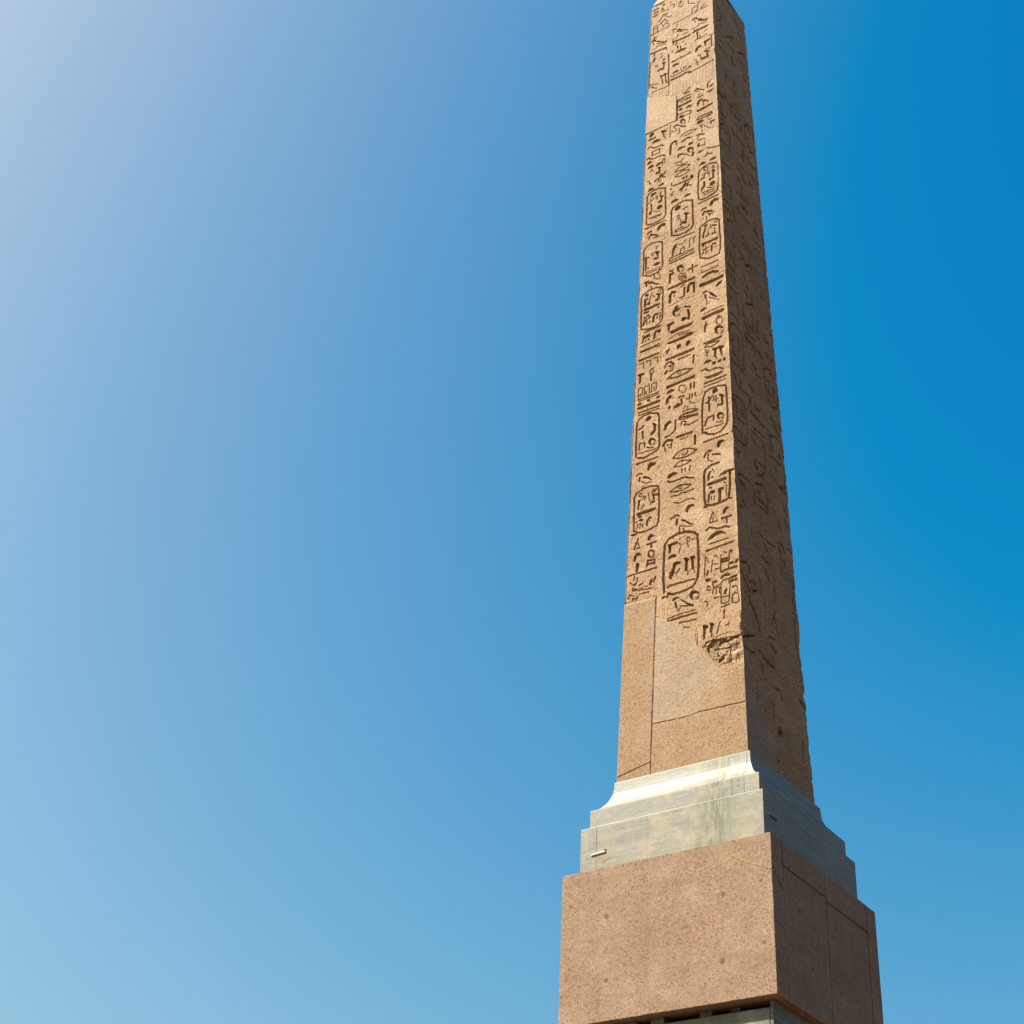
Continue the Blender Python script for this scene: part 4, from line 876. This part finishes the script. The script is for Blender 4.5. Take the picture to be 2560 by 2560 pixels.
SIDE = """bird_hieroglyph|L 45 1 -360 12166 -325 12148 -295 12069 -266 11969;L 19 1 -433 11749 -272 11909 -283 11788
hieroglyph|L 37 1 -435 11594 -338 11586 -186 11634
bird_hieroglyph|L 25 1 -142 11706 -20 11803 66 11909 38 11752
bar_hieroglyph|L 38 1 -105 11571 97 11595
hieroglyph|L 37 1 -391 11263 -292 11274;L 18 1 -353 11408 -226 11467
hieroglyph|L 54 1 275 12216 346 12159;L 32 1 164 12381 290 12362
hieroglyph|L 28 1 224 11722 419 11882 435 11788
hieroglyph|L 54 1 2 11392 6 11306 79 11290
bar_hieroglyph|L 36 1 271 11570 414 11594
hieroglyph|L 32 1 -251 10806 -251 10667;L 22 1 -241 10781 -178 10808
hieroglyph|L 34 1 316 11273 442 11272;L 24 1 367 11395 496 11414
hieroglyph|L 38 1 -526 10263 -459 10226;L 27 1 -481 10374 -373 10395;L 25 1 -536 10152 -343 10203
hieroglyph|L 47 1 12 10871 30 10801;L 38 1 -32 10672 63 10642
hieroglyph|L 42 1 -441 10159 -383 10147;L 46 1 -324 10271 -279 10247;L 45 1 -480 9988 -424 9958;L 53 1 -480 9855 -437 9813
hieroglyph|L 22 1 -112 10355 39 10414
hieroglyph|L 37 1 313 10900 332 10849
cartouche|L 22 1 -157 10026 -133 10268 5 10313 138 10302 154 9997 87 9935 -128 9953
bar_hieroglyph|L 39 1 -85 10144 -1 10139;L 41 1 1 10157 97 10146;L 39 1 76 10059 122 10034
hieroglyph|L 16 1 -468 9735 -306 9837;L 20 1 -511 9645 -414 9687
cartouche|L 20 1 -539 9198 -511 9514 -395 9639 -278 9632 -263 9417 -286 9187
hieroglyph|L 30 1 -489 9502 -314 9501;L 27 1 -523 9244 -290 9264
hieroglyph|L 76 1 -150 9734 -118 9697
hieroglyph|L 61 1 -18 9740 28 9715
hieroglyph|L 62 1 100 9715 159 9703
hieroglyph|L 70 1 134 9581 158 9472
cartouche|L 22 1 238 9874 246 10166 348 10312 498 10314 527 10137
hieroglyph|L 40 1 363 10224 408 10180;L 40 1 319 10048 336 9980;L 42 1 321 9850 340 9800
hieroglyph|L 27 1 -163 9362 -19 9378;L 27 1 297 10298 346 10293;L 15 1 334 9745 467 9831
hieroglyph|L 32 1 -530 8832 -404 8834 -264 8848
bar_hieroglyph|L 36 1 -78 9076 110 9066
hieroglyph|L 57 1 107 9483 132 9374;L 24 1 -71 9371 124 9417
hieroglyph|L 29 1 -499 8672 -503 8514;L 37 1 -509 8446 -498 8317;L 18 1 -464 8439 -301 8472
hieroglyph|L 50 1 -100 8866 -44 8835
hieroglyph|L 51 1 78 8990 172 8976
hieroglyph|L 52 1 281 9095 302 9064
hieroglyph|L 37 1 43 9215 75 9179
bar_hieroglyph|L 31 1 325 9270 573 9308
hieroglyph|L 29 1 289 9596 298 9457;L 24 1 375 9492 500 9522
hieroglyph|L 34 1 -319 8411 -321 8270;L 38 1 35 8810 39 8734
bar_hieroglyph|L 26 1 -131 8556 200 8590;L 26 1 -77 8635 184 8655
bar_hieroglyph|L 33 1 -586 8089 -273 8068
hieroglyph|L 40 1 -574 7979 -489 7931;L 47 1 -416 7992 -377 7935;L 54 1 -301 8014 -242 7928
hieroglyph|L 36 1 -123 8301 -121 8211;L 65 1 -29 8427 24 8379;L 64 1 76 8423 142 8386
hieroglyph|L 13 1 -485 7740 -317 7850;L 26 1 -74 8220 160 8232
hieroglyph|L 45 1 327 8355 353 8268;L 56 1 312 8219 378 8182
hieroglyph|L 32 1 -51 7785 104 7732;L 27 1 -110 7663 163 7646
hieroglyph|L 32 1 -530 7496 -493 7424;L 28 1 -364 7603 -350 7527;L 19 1 -449 7416 -315 7423
bar_hieroglyph|L 40 1 550 8323 603 8166;L 30 1 571 8002 554 7778
hieroglyph|L 20 1 299 8010 466 8024;L 26 1 309 7898 399 7865
cartouche|L 19 1 -168 7439 -169 7321 -72 7384 -57 7308;L 23 1 -168 7439 -45 7420
hieroglyph|L 26 1 -536 7200 -550 7060;L 23 1 -471 7195 -474 7049;L 45 1 -378 7125 -321 7042
hieroglyph|L 29 1 -11 7315 139 7434 150 7325
hieroglyph|L 22 1 -539 6940 -388 6917;L 24 1 -551 6818 -548 6735;L 29 1 -464 6815 -461 6733;L 29 1 -365 6822 -362 6739
hieroglyph|L 30 1 -574 6575 -478 6566;L 22 1 -532 6566 -313 6581
hieroglyph|L 36 1 -210 6928 -146 6907;L 32 1 -81 7086 -44 7014;L 37 1 -30 6939 -12 6896
hieroglyph|L 48 1 -103 6783 -28 6756;L 37 1 95 6850 113 6806;L 46 1 350 7073 383 7055
bar_hieroglyph|L 26 1 520 7690 521 7513;L 28 1 590 7686 605 7518
hieroglyph|L 33 1 -583 6374 -488 6350;L 24 1 -580 6294 -575 6229
hieroglyph|L 26 1 -90 6596 129 6747 142 6673;L 40 1 561 7089 605 7064
bar_hieroglyph|L 33 1 -541 6111 -348 6105
hieroglyph|L 31 1 -330 6379 -312 6241;L 26 1 -187 6487 -171 6333;L 38 1 -145 6366 -126 6338
bar_hieroglyph|L 34 1 59 6504 57 6294
hieroglyph|L 33 1 194 6507 185 6333
cartouche|L 18 1 -595 5882 -469 5975 -340 5975 -260 5912 -276 5369 -366 5319 -598 5312;L 17 1 -595 5882 -613 5589;L 19 1 -380 5283 -262 5301
hieroglyph|L 40 1 -559 5497 -499 5460;L 24 1 -388 5819 -378 5613;L 23 1 -550 5687 -545 5533;L 20 1 -458 5450 -373 5459
bar_hieroglyph|L 24 1 -181 6243 218 6232;L 22 1 -180 6052 92 6113;L 27 1 -190 6153 -14 6160
hieroglyph|L 50 1 -174 6002 -125 5956;L 56 1 -55 5993 -5 5948;L 57 1 55 5991 105 5946;L 61 1 178 5998 251 5955
hieroglyph|L 26 1 376 6417 411 6331 506 6358;L 26 1 512 6587 598 6537;L 38 1 577 6819 603 6753
hieroglyph|L 22 1 382 6103 559 6063;L 21 1 434 6153 590 6127;L 23 1 -24 5880 60 5846
hieroglyph|L 43 1 -40 5640 55 5614;L 21 1 -108 5527 111 5534;L 20 1 135 5550 180 5555
cartouche|L 19 1 309 5792 350 5848 493 5907 645 5850 659 5616 599 5350 457 5294 320 5346 304 5574 309 5792
hieroglyph|L 43 1 473 5839 525 5808;L 32 1 393 5663 403 5562;L 38 1 373 5501 423 5456;L 29 1 541 5670 538 5561
hieroglyph|L 51 1 -575 5121 -531 5050
bird_hieroglyph|L 25 1 -515 4996 -421 4997;L 31 1 -400 5102 -403 4971;L 18 1 -359 4988 -208 5014
hieroglyph|L 43 1 -143 5213 -81 5191;L 28 1 -169 4990 -168 4900
cartouche|L 21 1 -632 4764 -461 4817 -339 4786 -304 4720 -309 4208 -431 4130 -615 4121 -654 4229 -637 4611 -632 4764
hieroglyph|L 31 1 -587 4694 -540 4551;L 25 1 -449 4637 -428 4538;L 22 1 -580 4462 -373 4475;L 27 1 -372 4675 -339 4597
hieroglyph|L 24 1 -465 4291 -446 4181;L 25 1 -369 4316 -351 4206;L 21 1 -619 4276 -518 4269
hieroglyph|L 38 1 -44 4958 53 4959;L 41 1 398 5098 460 5060
bar_hieroglyph|L 34 1 -179 4804 173 4795
bar_hieroglyph|L 42 1 462 4997 584 4908;L 30 1 562 5076 624 5038
hieroglyph|L 20 1 -181 4513 159 4507;L 18 1 -109 4585 151 4615;L 22 1 -191 4419 -95 4345
cartouche|L 19 1 320 4750 438 4814 617 4827 657 4635 713 4555;L 18 1 330 4744 297 4407
hieroglyph|L 30 1 375 4671 382 4562;L 42 1 527 4578 556 4545;L 28 1 109 4450 152 4365
hieroglyph|L 14 1 -616 3915 -531 3957;L 21 1 -632 3953 -583 3840
bar_hieroglyph|L 29 1 -159 4071 -109 4054;L 21 1 368 4452 520 4448
bar_hieroglyph|L 26 1 362 4467 602 4454
hieroglyph|L 39 1 -146 4060 -91 3998;L 18 1 -119 4114 147 4133
bird_hieroglyph|L 17 1 -91 3913 19 3957 94 4052;L 36 1 42 3971 55 3906
bird_hieroglyph|L 19 1 -616 3595 -510 3648 -409 3645;L 23 1 -375 3678 -336 3666
hieroglyph|L 36 1 -553 3528 -453 3524 -449 3468
cartouche|L 18 1 283 4193 296 4127 463 4082 622 4129 666 4280 671 4472;L 28 1 410 4334 470 4297
bar_hieroglyph|L 21 1 504 4070 635 4063
cartouche|L 16 1 -200 3607 -226 3380;L 23 1 -163 3742 0 3800 120 3752 194 3677;L 18 1 -126 3451 103 3457
hieroglyph|L 38 1 -101 3655 -93 3553 -34 3529;L 33 1 92 3700 126 3636 106 3482;L 39 1 24 3576 59 3526
hieroglyph|L 36 1 -529 3280 -475 3232;L 15 1 -601 3168 -520 3182
hieroglyph|L 39 1 383 3502 427 3433;L 34 1 552 3637 608 3573;L 27 1 582 3848 609 3730
hieroglyph|L 23 1 -485 2963 -479 2921;L 22 1 -353 2982 -352 2903;L 22 1 -82 3301 -85 3195
bar_hieroglyph|L 20 1 -208 3020 70 3042;L 13 1 70 3042 217 3056
hieroglyph|L 39 1 -54 2954 32 2906
bar_hieroglyph|L 25 1 -121 2741 71 2735
hieroglyph|L 25 1 -646 2377 -544 2428 -480 2386;L 24 1 -483 2363 -461 2298
hieroglyph|L 20 1 328 3176 379 3171;L 38 1 338 3101 365 3070;L 33 1 429 3222 447 3197;L 33 1 464 3172 482 3147;L 20 1 547 3230 706 3214
hieroglyph|L 32 1 439 2995 471 2921;L 23 1 358 3020 364 2908;L 25 1 336 2858 362 2747
hieroglyph|L 52 1 -40 2584 10 2499
hieroglyph|L 35 1 -556 2225 -471 2206;L 45 1 -408 2251 -370 2239;L 24 1 -680 2233 -544 2081
bar_hieroglyph|L 22 1 -236 2377 -227 2207
bar_hieroglyph|L 26 1 142 2571 139 2325
hieroglyph|L 18 1 -450 2142 -403 2124 -297 2191
bar_hieroglyph|L 33 1.3 -524 2080 -501 1943 -383 1803
joint_crack|L 25 1 659 2828 646 2672 584 2470 715 2426
hieroglyph|L 23 1 19 1910 90 2113 127 1894;L 22 1 96 1997 105 1978
bar_hieroglyph|L 37 1 -460 1874 -365 1784 -305 1664
hieroglyph|L 48 1 -64 1611 37 1557
joint_crack|L 15 1 -694 1275 -550 1279 -485 1300
bar_hieroglyph|L 26 1 -371 1379 -227 1347 -14 1337
hieroglyph|L 31 1 -326 1231 -290 1181
hieroglyph|L 26 1 -27 1082 83 1100 124 1007
joint_crack|L 32 1 585 1220 672 1203 724 1169
joint_crack|L 27 1 599 2353 581 2076 636 1840 724 1669
hieroglyph|L 15 1 -96 1699 37 1720
socket_hole|P 0 1.6 -18 601 19 639 98 598 24 521 -21 534
joint_crack|L 17 1 -90 853 -113 602
joint_crack|L 10 1 -810 1340 -436 1540;L 33 1 -628 1499 -617 1414
joint_crack|L 22 1 583 712 552 445
socket_hole|P 0 1 -120 160 -104 198 -74 190 -101 147
socket_hole|P 0 1 -522 719 -499 740 -490 702 -513 680"""
FRONT_REG = """eroded_stone|376 1437 448 1430 629 1410 763 1408 755 1098 484 1090 400 1171 311 1330
repair_panel|-671 10734 -79 10427 -69 10326 -72 9920 -570 9917 -657 9925
repair_panel|379 9424 645 9403 639 9032 477 9068 389 9102 371 9217
repair_panel|522 3954 830 3898 823 3618 570 3622 541 3741
repair_panel|449 12436 691 12268 676 11307 425 11391
repair_panel|-935 2227 -323 2212 -321 1934 -345 1024 -359 503 -366 148 -872 39
repair_panel|-316 1933 -154 1835 23 1720 198 1572 203 1408 327 1265 468 1066 542 983 531 957 349 812 179 650 62 577 -350 597 -345 1024
repair_panel|547 986 1027 1015 1013 571 217 597 62 577 179 650 349 812 531 957
repair_panel|-350 591 62 573 217 591 1012 565 972 -663 -863 -263 -369 11
repair_panel|-872 33 -371 143 -369 11 -376 -247 -863 -263
hatched_panel|167 10748 511 10785 667 10764 661 10371 160 10501
hatched_panel|-166 10480 -164 10722 120 10659 140 10483 -39 10446
hatched_panel|-602 10736 -513 10717 -207 10679 -216 10510 -602 10709"""
SIDE_REG = """repair_panel|-829 966 -612 1004 -599 759 -528 760 -443 615 -343 424 -204 230 -142 77 161 4 -980 -464"""
HS = 12.6427
H0, H1 = 0.78514, 0.51151
OFF = (-0.0061, -0.0033, Z_C + 0.002)

def parse(txt):
    out = []
    for ln in txt.strip().split('\n'):
        nm, body = ln.split('|')
        sh = []
        for s in body.split(';'):
            k = s.split()
            sh.append((k[0], float(k[1]), float(k[2]), np.array([float(x) for x in k[3:]]).reshape(-1, 2)))
        out.append((nm, sh))
    return out

def vnoise(shape, ny, nx, seed):
    """smooth value noise on a grid"""
    r = np.random.default_rng(seed).random((ny + 2, nx + 2))
    y = np.linspace(0, ny, shape[0]); x = np.linspace(0, nx, shape[1])
    yi = np.minimum(y.astype(int), ny - 1 if ny > 1 else 0); xi = np.minimum(x.astype(int), nx - 1 if nx > 1 else 0)
    fy = y - yi; fx = x - xi
    fy = (fy * fy * (3 - 2 * fy))[:, None]; fx = (fx * fx * (3 - 2 * fx))[None, :]
    a = r[yi][:, xi]; b_ = r[yi][:, xi + 1]; c = r[yi + 1][:, xi]; d = r[yi + 1][:, xi + 1]
    return (a * (1 - fx) + b_ * fx) * (1 - fy) + (c * (1 - fx) + d * fx) * fy

def seg_dist(U, V, pts):
    best = np.full(U.shape, 1e9)
    for (ax, ay), (bx, by) in zip(pts[:-1], pts[1:]):
        dx, dy = bx - ax, by - ay
        L = dx * dx + dy * dy + 1e-9
        t_ = np.clip(((U - ax) * dx + (V - ay) * dy) / L, 0, 1)
        best = np.minimum(best, np.hypot(U - ax - t_ * dx, V - ay - t_ * dy))
    return best

def inside(U, V, pts):
    c = np.zeros(U.shape, bool)
    n = len(pts)
    for i in range(n):
        x0, y0 = pts[i]; x1, y1 = pts[(i + 1) % n]
        if y0 == y1: continue
        c ^= ((y0 > V) != (y1 > V)) & (U < (x1 - x0) * (V - y0) / (y1 - y0) + x0)
    return c

def smooth(x):
    x = np.clip(x, 0, 1)
    return x * x * (3 - 2 * x)

def carve(glyphs, regs, NU, NV, seed, rough, dmul, wmin):
    """height field (mm of depth) and owner id per vertex"""
    s = np.linspace(-1, 1, NU + 1)
    V1 = np.linspace(0, HS * 1000, NV + 1)
    half = (H0 + (H1 - H0) * V1 / (HS * 1000)) * 1000
    U = s[None, :] * half[:, None]
    V = np.repeat(V1[:, None], NU + 1, 1)
    du = 2 * half.mean() / NU; dv = HS * 1000 / NV
    shp = U.shape
    # worn skin
    D = (vnoise(shp, 900, 120, seed) - 0.5) * 2.2 * rough + (vnoise(shp, 260, 34, seed + 1) - 0.5) * 2.6 * rough + (vnoise(shp, 60, 8, seed + 2) - 0.5) * 5 * rough
    D += np.maximum(0, vnoise(shp, 520, 70, seed + 5) - 0.80) * 26 * rough      # pits
    D += 9.0
    wob_u = (vnoise(shp, 700, 90, seed + 3) - 0.5) * 5
    wob_v = (vnoise(shp, 700, 90, seed + 4) - 0.5) * 5
    own = np.full(shp, -1, np.int32)
    rid = np.full(shp, -1, np.int32)
    for i, (nm, p) in enumerate(regs):
        ins = inside(U, V, p)
        rid[ins] = i
        if nm == 'repair_panel':
            D[ins] = 1.2 * (vnoise(shp, 900, 120, seed + 9)[ins] - 0.5) + (0.0 if i % 2 else 1.0)
        elif nm == 'eroded_stone':
            e1 = vnoise(shp, 170, 19, seed + 21); e2 = vnoise(shp, 610, 77, seed + 22)
            D[ins] += (e1 * 34 + np.maximum(0, e2 - 0.5) * 22)[ins]
        else:
            D[ins] = 5.0 + 3.0 * np.clip(0.6 + np.cos(U[ins] / 23.0 * 6.2832), 0, 1.2) + 1.5 * (vnoise(shp, 900, 120, seed + 9)[ins] - 0.5)
    # carvings
    base = D.copy()
    cut_d = np.zeros(shp)
    for gi, (nm, shapes) in enumerate(glyphs):
        for kind, wd, mul, pts in shapes:
            wd = max(wd, wmin) if kind == 'L' else wd
            pad = wd + 25
            u0, v0 = pts.min(0) - pad; u1, v1 = pts.max(0) + pad
            r0 = max(0, int(v0 / dv)); r1 = min(NV, int(v1 / dv) + 2)
            if r1 <= r0: continue
            hm = half[r1]; c0 = max(0, int((u0 / hm + 1) / 2 * NU) - 4); c1 = min(NU, int((u1 / hm + 1) / 2 * NU) + 6)
            sl = (slice(r0, r1 + 1), slice(c0, c1 + 1))
            uu = U[sl] + wob_u[sl]; vv = V[sl] + wob_v[sl]
            if kind == 'L':
                sd = wd / 2 - seg_dist(uu, vv, pts)
                dep = np.clip(wd * 1.7, 13, 52) * mul * dmul
                prof = smooth((sd + (4.5 if wd > 14 else 3.0)) / max(5.0, min(wd * 0.33, 8)))
            else:
                q = np.vstack([pts, pts[:1]])
                dist = seg_dist(uu, vv, q)
                ins = inside(uu, vv, pts)
                sd = np.where(ins, dist, -dist)
                size = min(np.ptp(pts[:, 0]), np.ptp(pts[:, 1]))
                if kind == 'P':
                    dep = np.clip(size * 0.9, 20, 58) * mul * dmul
                    prof = smooth((sd + 4.5) / 8.0)
                else:
                    dep = np.clip(size * 0.30, 18, 34) * mul * dmul
                    q_ = np.clip(sd / (size * 0.5), 0, 1)
                    prof = smooth((sd + 2.5) / 8.0) * (1 - 0.72 * smooth(q_ * 1.15))
            if nm == 'mortar_joint':
                dep = 4.5 * mul
            d_ = dep * prof
            m_ = (d_ > cut_d[sl]) & (prof > 0.04)
            cs = cut_d[sl]; cs[m_] = d_[m_]; cut_d[sl] = cs
            os_ = own[sl]; os_[m_] = gi; own[sl] = os_
    D = base + cut_d
    return s, V1, half, U, V, D, own, rid

def chip_profile(V1, seed, base, amp, holes):
    n = len(V1)
    a = 0.6 * vnoise((n, 1), 310, 1, seed)[:, 0] + 0.4 * vnoise((n, 1), 800, 1, seed + 5)[:, 0]
    b_ = vnoise((n, 1), 160, 1, seed + 1)[:, 0]
    c = base + amp * (0.55 * a ** 2 + 1.8 * np.maximum(0, b_ - 0.55) * a)
    for v, wid, d in holes:
        c += d * np.exp(-((V1 - v) / wid) ** 2) * (0.6 + 0.8 * b_)
    return c

NV = 2300
fg = parse(FRONT.replace('joint_crack', 'mortar_joint'))
sg = parse(SIDE)
def pregs(txt):
    return [(l.split('|')[0], np.array([float(x) for x in l.split('|')[1].split()]).reshape(-1, 2)) for l in txt.strip().split('\n')]
freg, sreg = pregs(FRONT_REG), pregs(SIDE_REG)
F = carve(fg, freg, 380, NV, 11, 1.0, 1.0, 10)
S = carve(sg, sreg, 130, NV, 31, 3.3, 1.9, 20)

V1 = F[1]
# worn arrises (mm), shared by the two faces that meet there
c_mid = chip_profile(V1, 51, 3, 16, [(4150, 60, 22), (3450, 55, 16), (2600, 90, 14), (1560, 110, 34), (1380, 120, 26), (11000, 60, 12), (10100, 50, 12)])
c_mid[V1 < 1150] = 2.5 + 2.5 * vnoise((NV + 1, 1), 700, 1, 77)[V1 < 1150][:, 0]
c_right = chip_profile(V1, 61, 5, 30, [(2500, 60, 26), (1900, 140, 20), (1330, 60, 34), (1000, 120, 30), (600, 90, 22), (250, 80, 18)])
c_right += np.clip((4200 - V1) / 2500, 0, 1) * (34 * vnoise((NV + 1, 1), 46, 1, 63)[:, 0] + 16 * vnoise((NV + 1, 1), 190, 1, 64)[:, 0])
c_left = chip_profile(V1, 71, 3, 12, [(6650, 40, 18), (6200, 30, 16)])
c_left[V1 < 2300] = 2.5
c_back = chip_profile(V1, 81, 3, 12, [])

def place(side, s, half, D, ca, cb):
    """grid of local xyz (metres); ca / cb are the worn depths of the edges at s=-1 / s=+1"""
    W = 90.0
    U = s[None, :] * half[:, None]
    ta = (U + half[:, None]); tb = (half[:, None] - U)
    ca = ca[:, None]; cb = cb[:, None]
    ta2 = ta + ca / 2 * np.clip(1 - ta / W, 0, 1)
    tb2 = tb + cb / 2 * np.clip(1 - tb / W, 0, 1)
    Un = np.where(ta < tb, ta2 - half[:, None], half[:, None] - tb2)
    dep = D * np.clip(np.minimum(ta, tb) / 12.0, 0, 1)
    dep = np.maximum(dep, np.maximum(ca - ta2, cb - tb2))
    # exact meeting line
    dep[:, 0] = ca[:, 0] / 2; dep[:, -1] = cb[:, 0] / 2
    Z = np.repeat(V1[:, None], len(s), 1)
    out = half[:, None] - dep
    if side == 'front': X, Y = Un, -out
    elif side == 'right': X, Y = out, Un
    elif side == 'back': X, Y = -Un, out
    else: X, Y = -out, -Un
    return np.stack([X, Y, Z], -1) / 1000.0

ob = empty('obelisk', OFF)
tag(ob, 'tall tapering rose granite obelisk carved with columns of hieroglyphs', 'obelisk')

PATCHES = (1, 2, 3, 4)
def mortar_like(nm): return nm == 'mortar_joint' or nm == 'joint_crack'

def build_face(side, data, glyphs, regs, ca, cb):
    s, V1_, half, U, V, D, own, rid = data
    P = place(side, s, half, D, ca, cb)
    nv, nu = P.shape[0] - 1, P.shape[1] - 1
    idx = np.arange((nv + 1) * (nu + 1)).reshape(nv + 1, nu + 1)
    Q = np.stack([idx[:-1, :-1], idx[:-1, 1:], idx[1:, 1:], idx[1:, :-1]], -1).reshape(-1, 4)
    co = np.maximum(np.maximum(own[:-1, :-1], own[:-1, 1:]), np.maximum(own[1:, 1:], own[1:, :-1])).ravel()
    cr = rid[:-1, :-1].ravel()
    P = P.reshape(-1, 3)
    def piece(sel):
        q = Q[sel]
        u, inv = np.unique(q.ravel(), return_inverse=True)
        return P[u], inv.reshape(-1, 4)
    lab = np.where(co >= 0, co, np.where(cr >= 0, 100000 + cr, -1))
    order = np.argsort(lab, kind='stable')
    keys, starts = np.unique(lab[order], return_index=True)
    ends = list(starts[1:]) + [len(order)]
    rings = []
    for gi, (nm, sh) in enumerate(glyphs):
        if nm == 'cartouche':
            pts = np.vstack([x[3] for x in sh[:2] if x[0] == 'L'] if len(sh) > 1 and len(sh[0][3]) < 10 else [sh[0][3]])
            rings.append((gi, pts))
    made = {}
    rest = None
    todo = []
    for k, a, e in zip(keys, starts, ends):
        sel = order[a:e]
        if k == -1: rest = piece(sel); continue
        v_, q_ = piece(sel)
        nm = glyphs[k][0] if k < 100000 else regs[k - 100000][0]
        mat = MAT['old']
        if nm == 'repair_panel': mat = MAT['patch'] if side == 'front' and (k - 100000) in PATCHES else MAT['new_grey'] if side == 'right' or k - 100000 == 6 else MAT['new']
        if mortar_like(nm): mat = MAT['mortar']; nm = 'mortar_joint'
        if side == 'right' and nm == 'mortar_joint': mat = MAT['old']; nm = 'crack'
        o = link(nm, mesh_np(nm, v_, q_), mat, ob)
        made[k] = o
    for k, o in made.items():
        if k >= 100000 or glyphs[k][0] in ('cartouche', 'mortar_joint', 'joint_crack', 'register_line', 'socket_hole'): continue
        c = np.mean(np.vstack([x[3] for x in glyphs[k][1]]), 0)
        for gi, pts in rings:
            if gi in made and inside(np.array([c[0]]), np.array([c[1]]), pts)[0]:
                o.parent = made[gi]
                break
    return rest, idx

r1, _ = build_face('front', F, fg, freg, c_left, c_mid)
r2_, _ = build_face('right', S, sg, sreg, c_mid, c_right)
# the two hidden faces: plain worn stone
def plain_face(side, ca, cb, seed):
    NU = 10
    s = np.linspace(-1, 1, NU + 1)
    half = F[2]
    D = 4 + 4 * (vnoise((NV + 1, NU + 1), 200, 8, seed) - 0.5)
    P = place(side, s, half, D, ca, cb)
    idx = np.arange((NV + 1) * (NU + 1)).reshape(NV + 1, NU + 1)
    Q = np.stack([idx[:-1, :-1], idx[:-1, 1:], idx[1:, 1:], idx[1:, :-1]], -1).reshape(-1, 4)
    return P.reshape(-1, 3), Q
parts = [r1, r2_, plain_face('back', c_right, c_back, 91), plain_face('left', c_back, c_left, 92)]
vs, qs, o_ = [], [], 0
for v_, q_ in parts:
    vs.append(v_); qs.append(q_ + o_); o_ += len(v_)
link('shaft', mesh_np('shaft', np.vstack(vs), np.vstack(qs)), MAT['old'], ob)

# pyramidion, slightly rounded where it leaves the shaft
bm = bmesh.new()
n = 26
AP = 1.6
def ring(h, z, j):
    out = []
    for k in range(4):
        for i in range(n):
            f = -1 + 2 * i / n
            x, y = [(f, -1), (1, f), (-f, 1), (-1, -f)][k]
            e = 1 - j * (0.3 + 0.7 * random.random()) * (1.6 if i == 0 else 0.5) * 0.01
            out.append(bm.verts.new((x * h * e, y * h * e, z)))
    return out
rows = []
for kz in (0, 0.012, 0.03, 0.06, 0.12, 0.2, 0.3, 0.45, 0.6, 0.75, 0.88, 0.96):
    rows.append(ring(H1 * (1 - kz) - (0.006 if kz else 0.002), HS + AP * kz, 1.0 if kz else 0.3))
for a, c in zip(rows[:-1], rows[1:]):
    for i in range(4 * n):
        j = (i + 1) % (4 * n)
        bm.faces.new((a[i], a[j], c[j], c[i]))
bm.faces.new(rows[-1])
bm_obj('pyramidion', bm, MAT['old'], ob)
# cement plugs on the repaired foot
for u, v, r in ((-0.508, 1.892, 0.027), (-0.112, 1.546, 0.024), (0.555, 1.603, 0.03)):
    h_ = H0 + (H1 - H0) * v / HS
    disc('cement_plug', u, -h_ + (0.004 if v == 1.603 else 0), v, r, 'y', plain('orange_grout', (0.36, 0.19, 0.085), 0.9, 0.25, 60), ob, 0.0025)
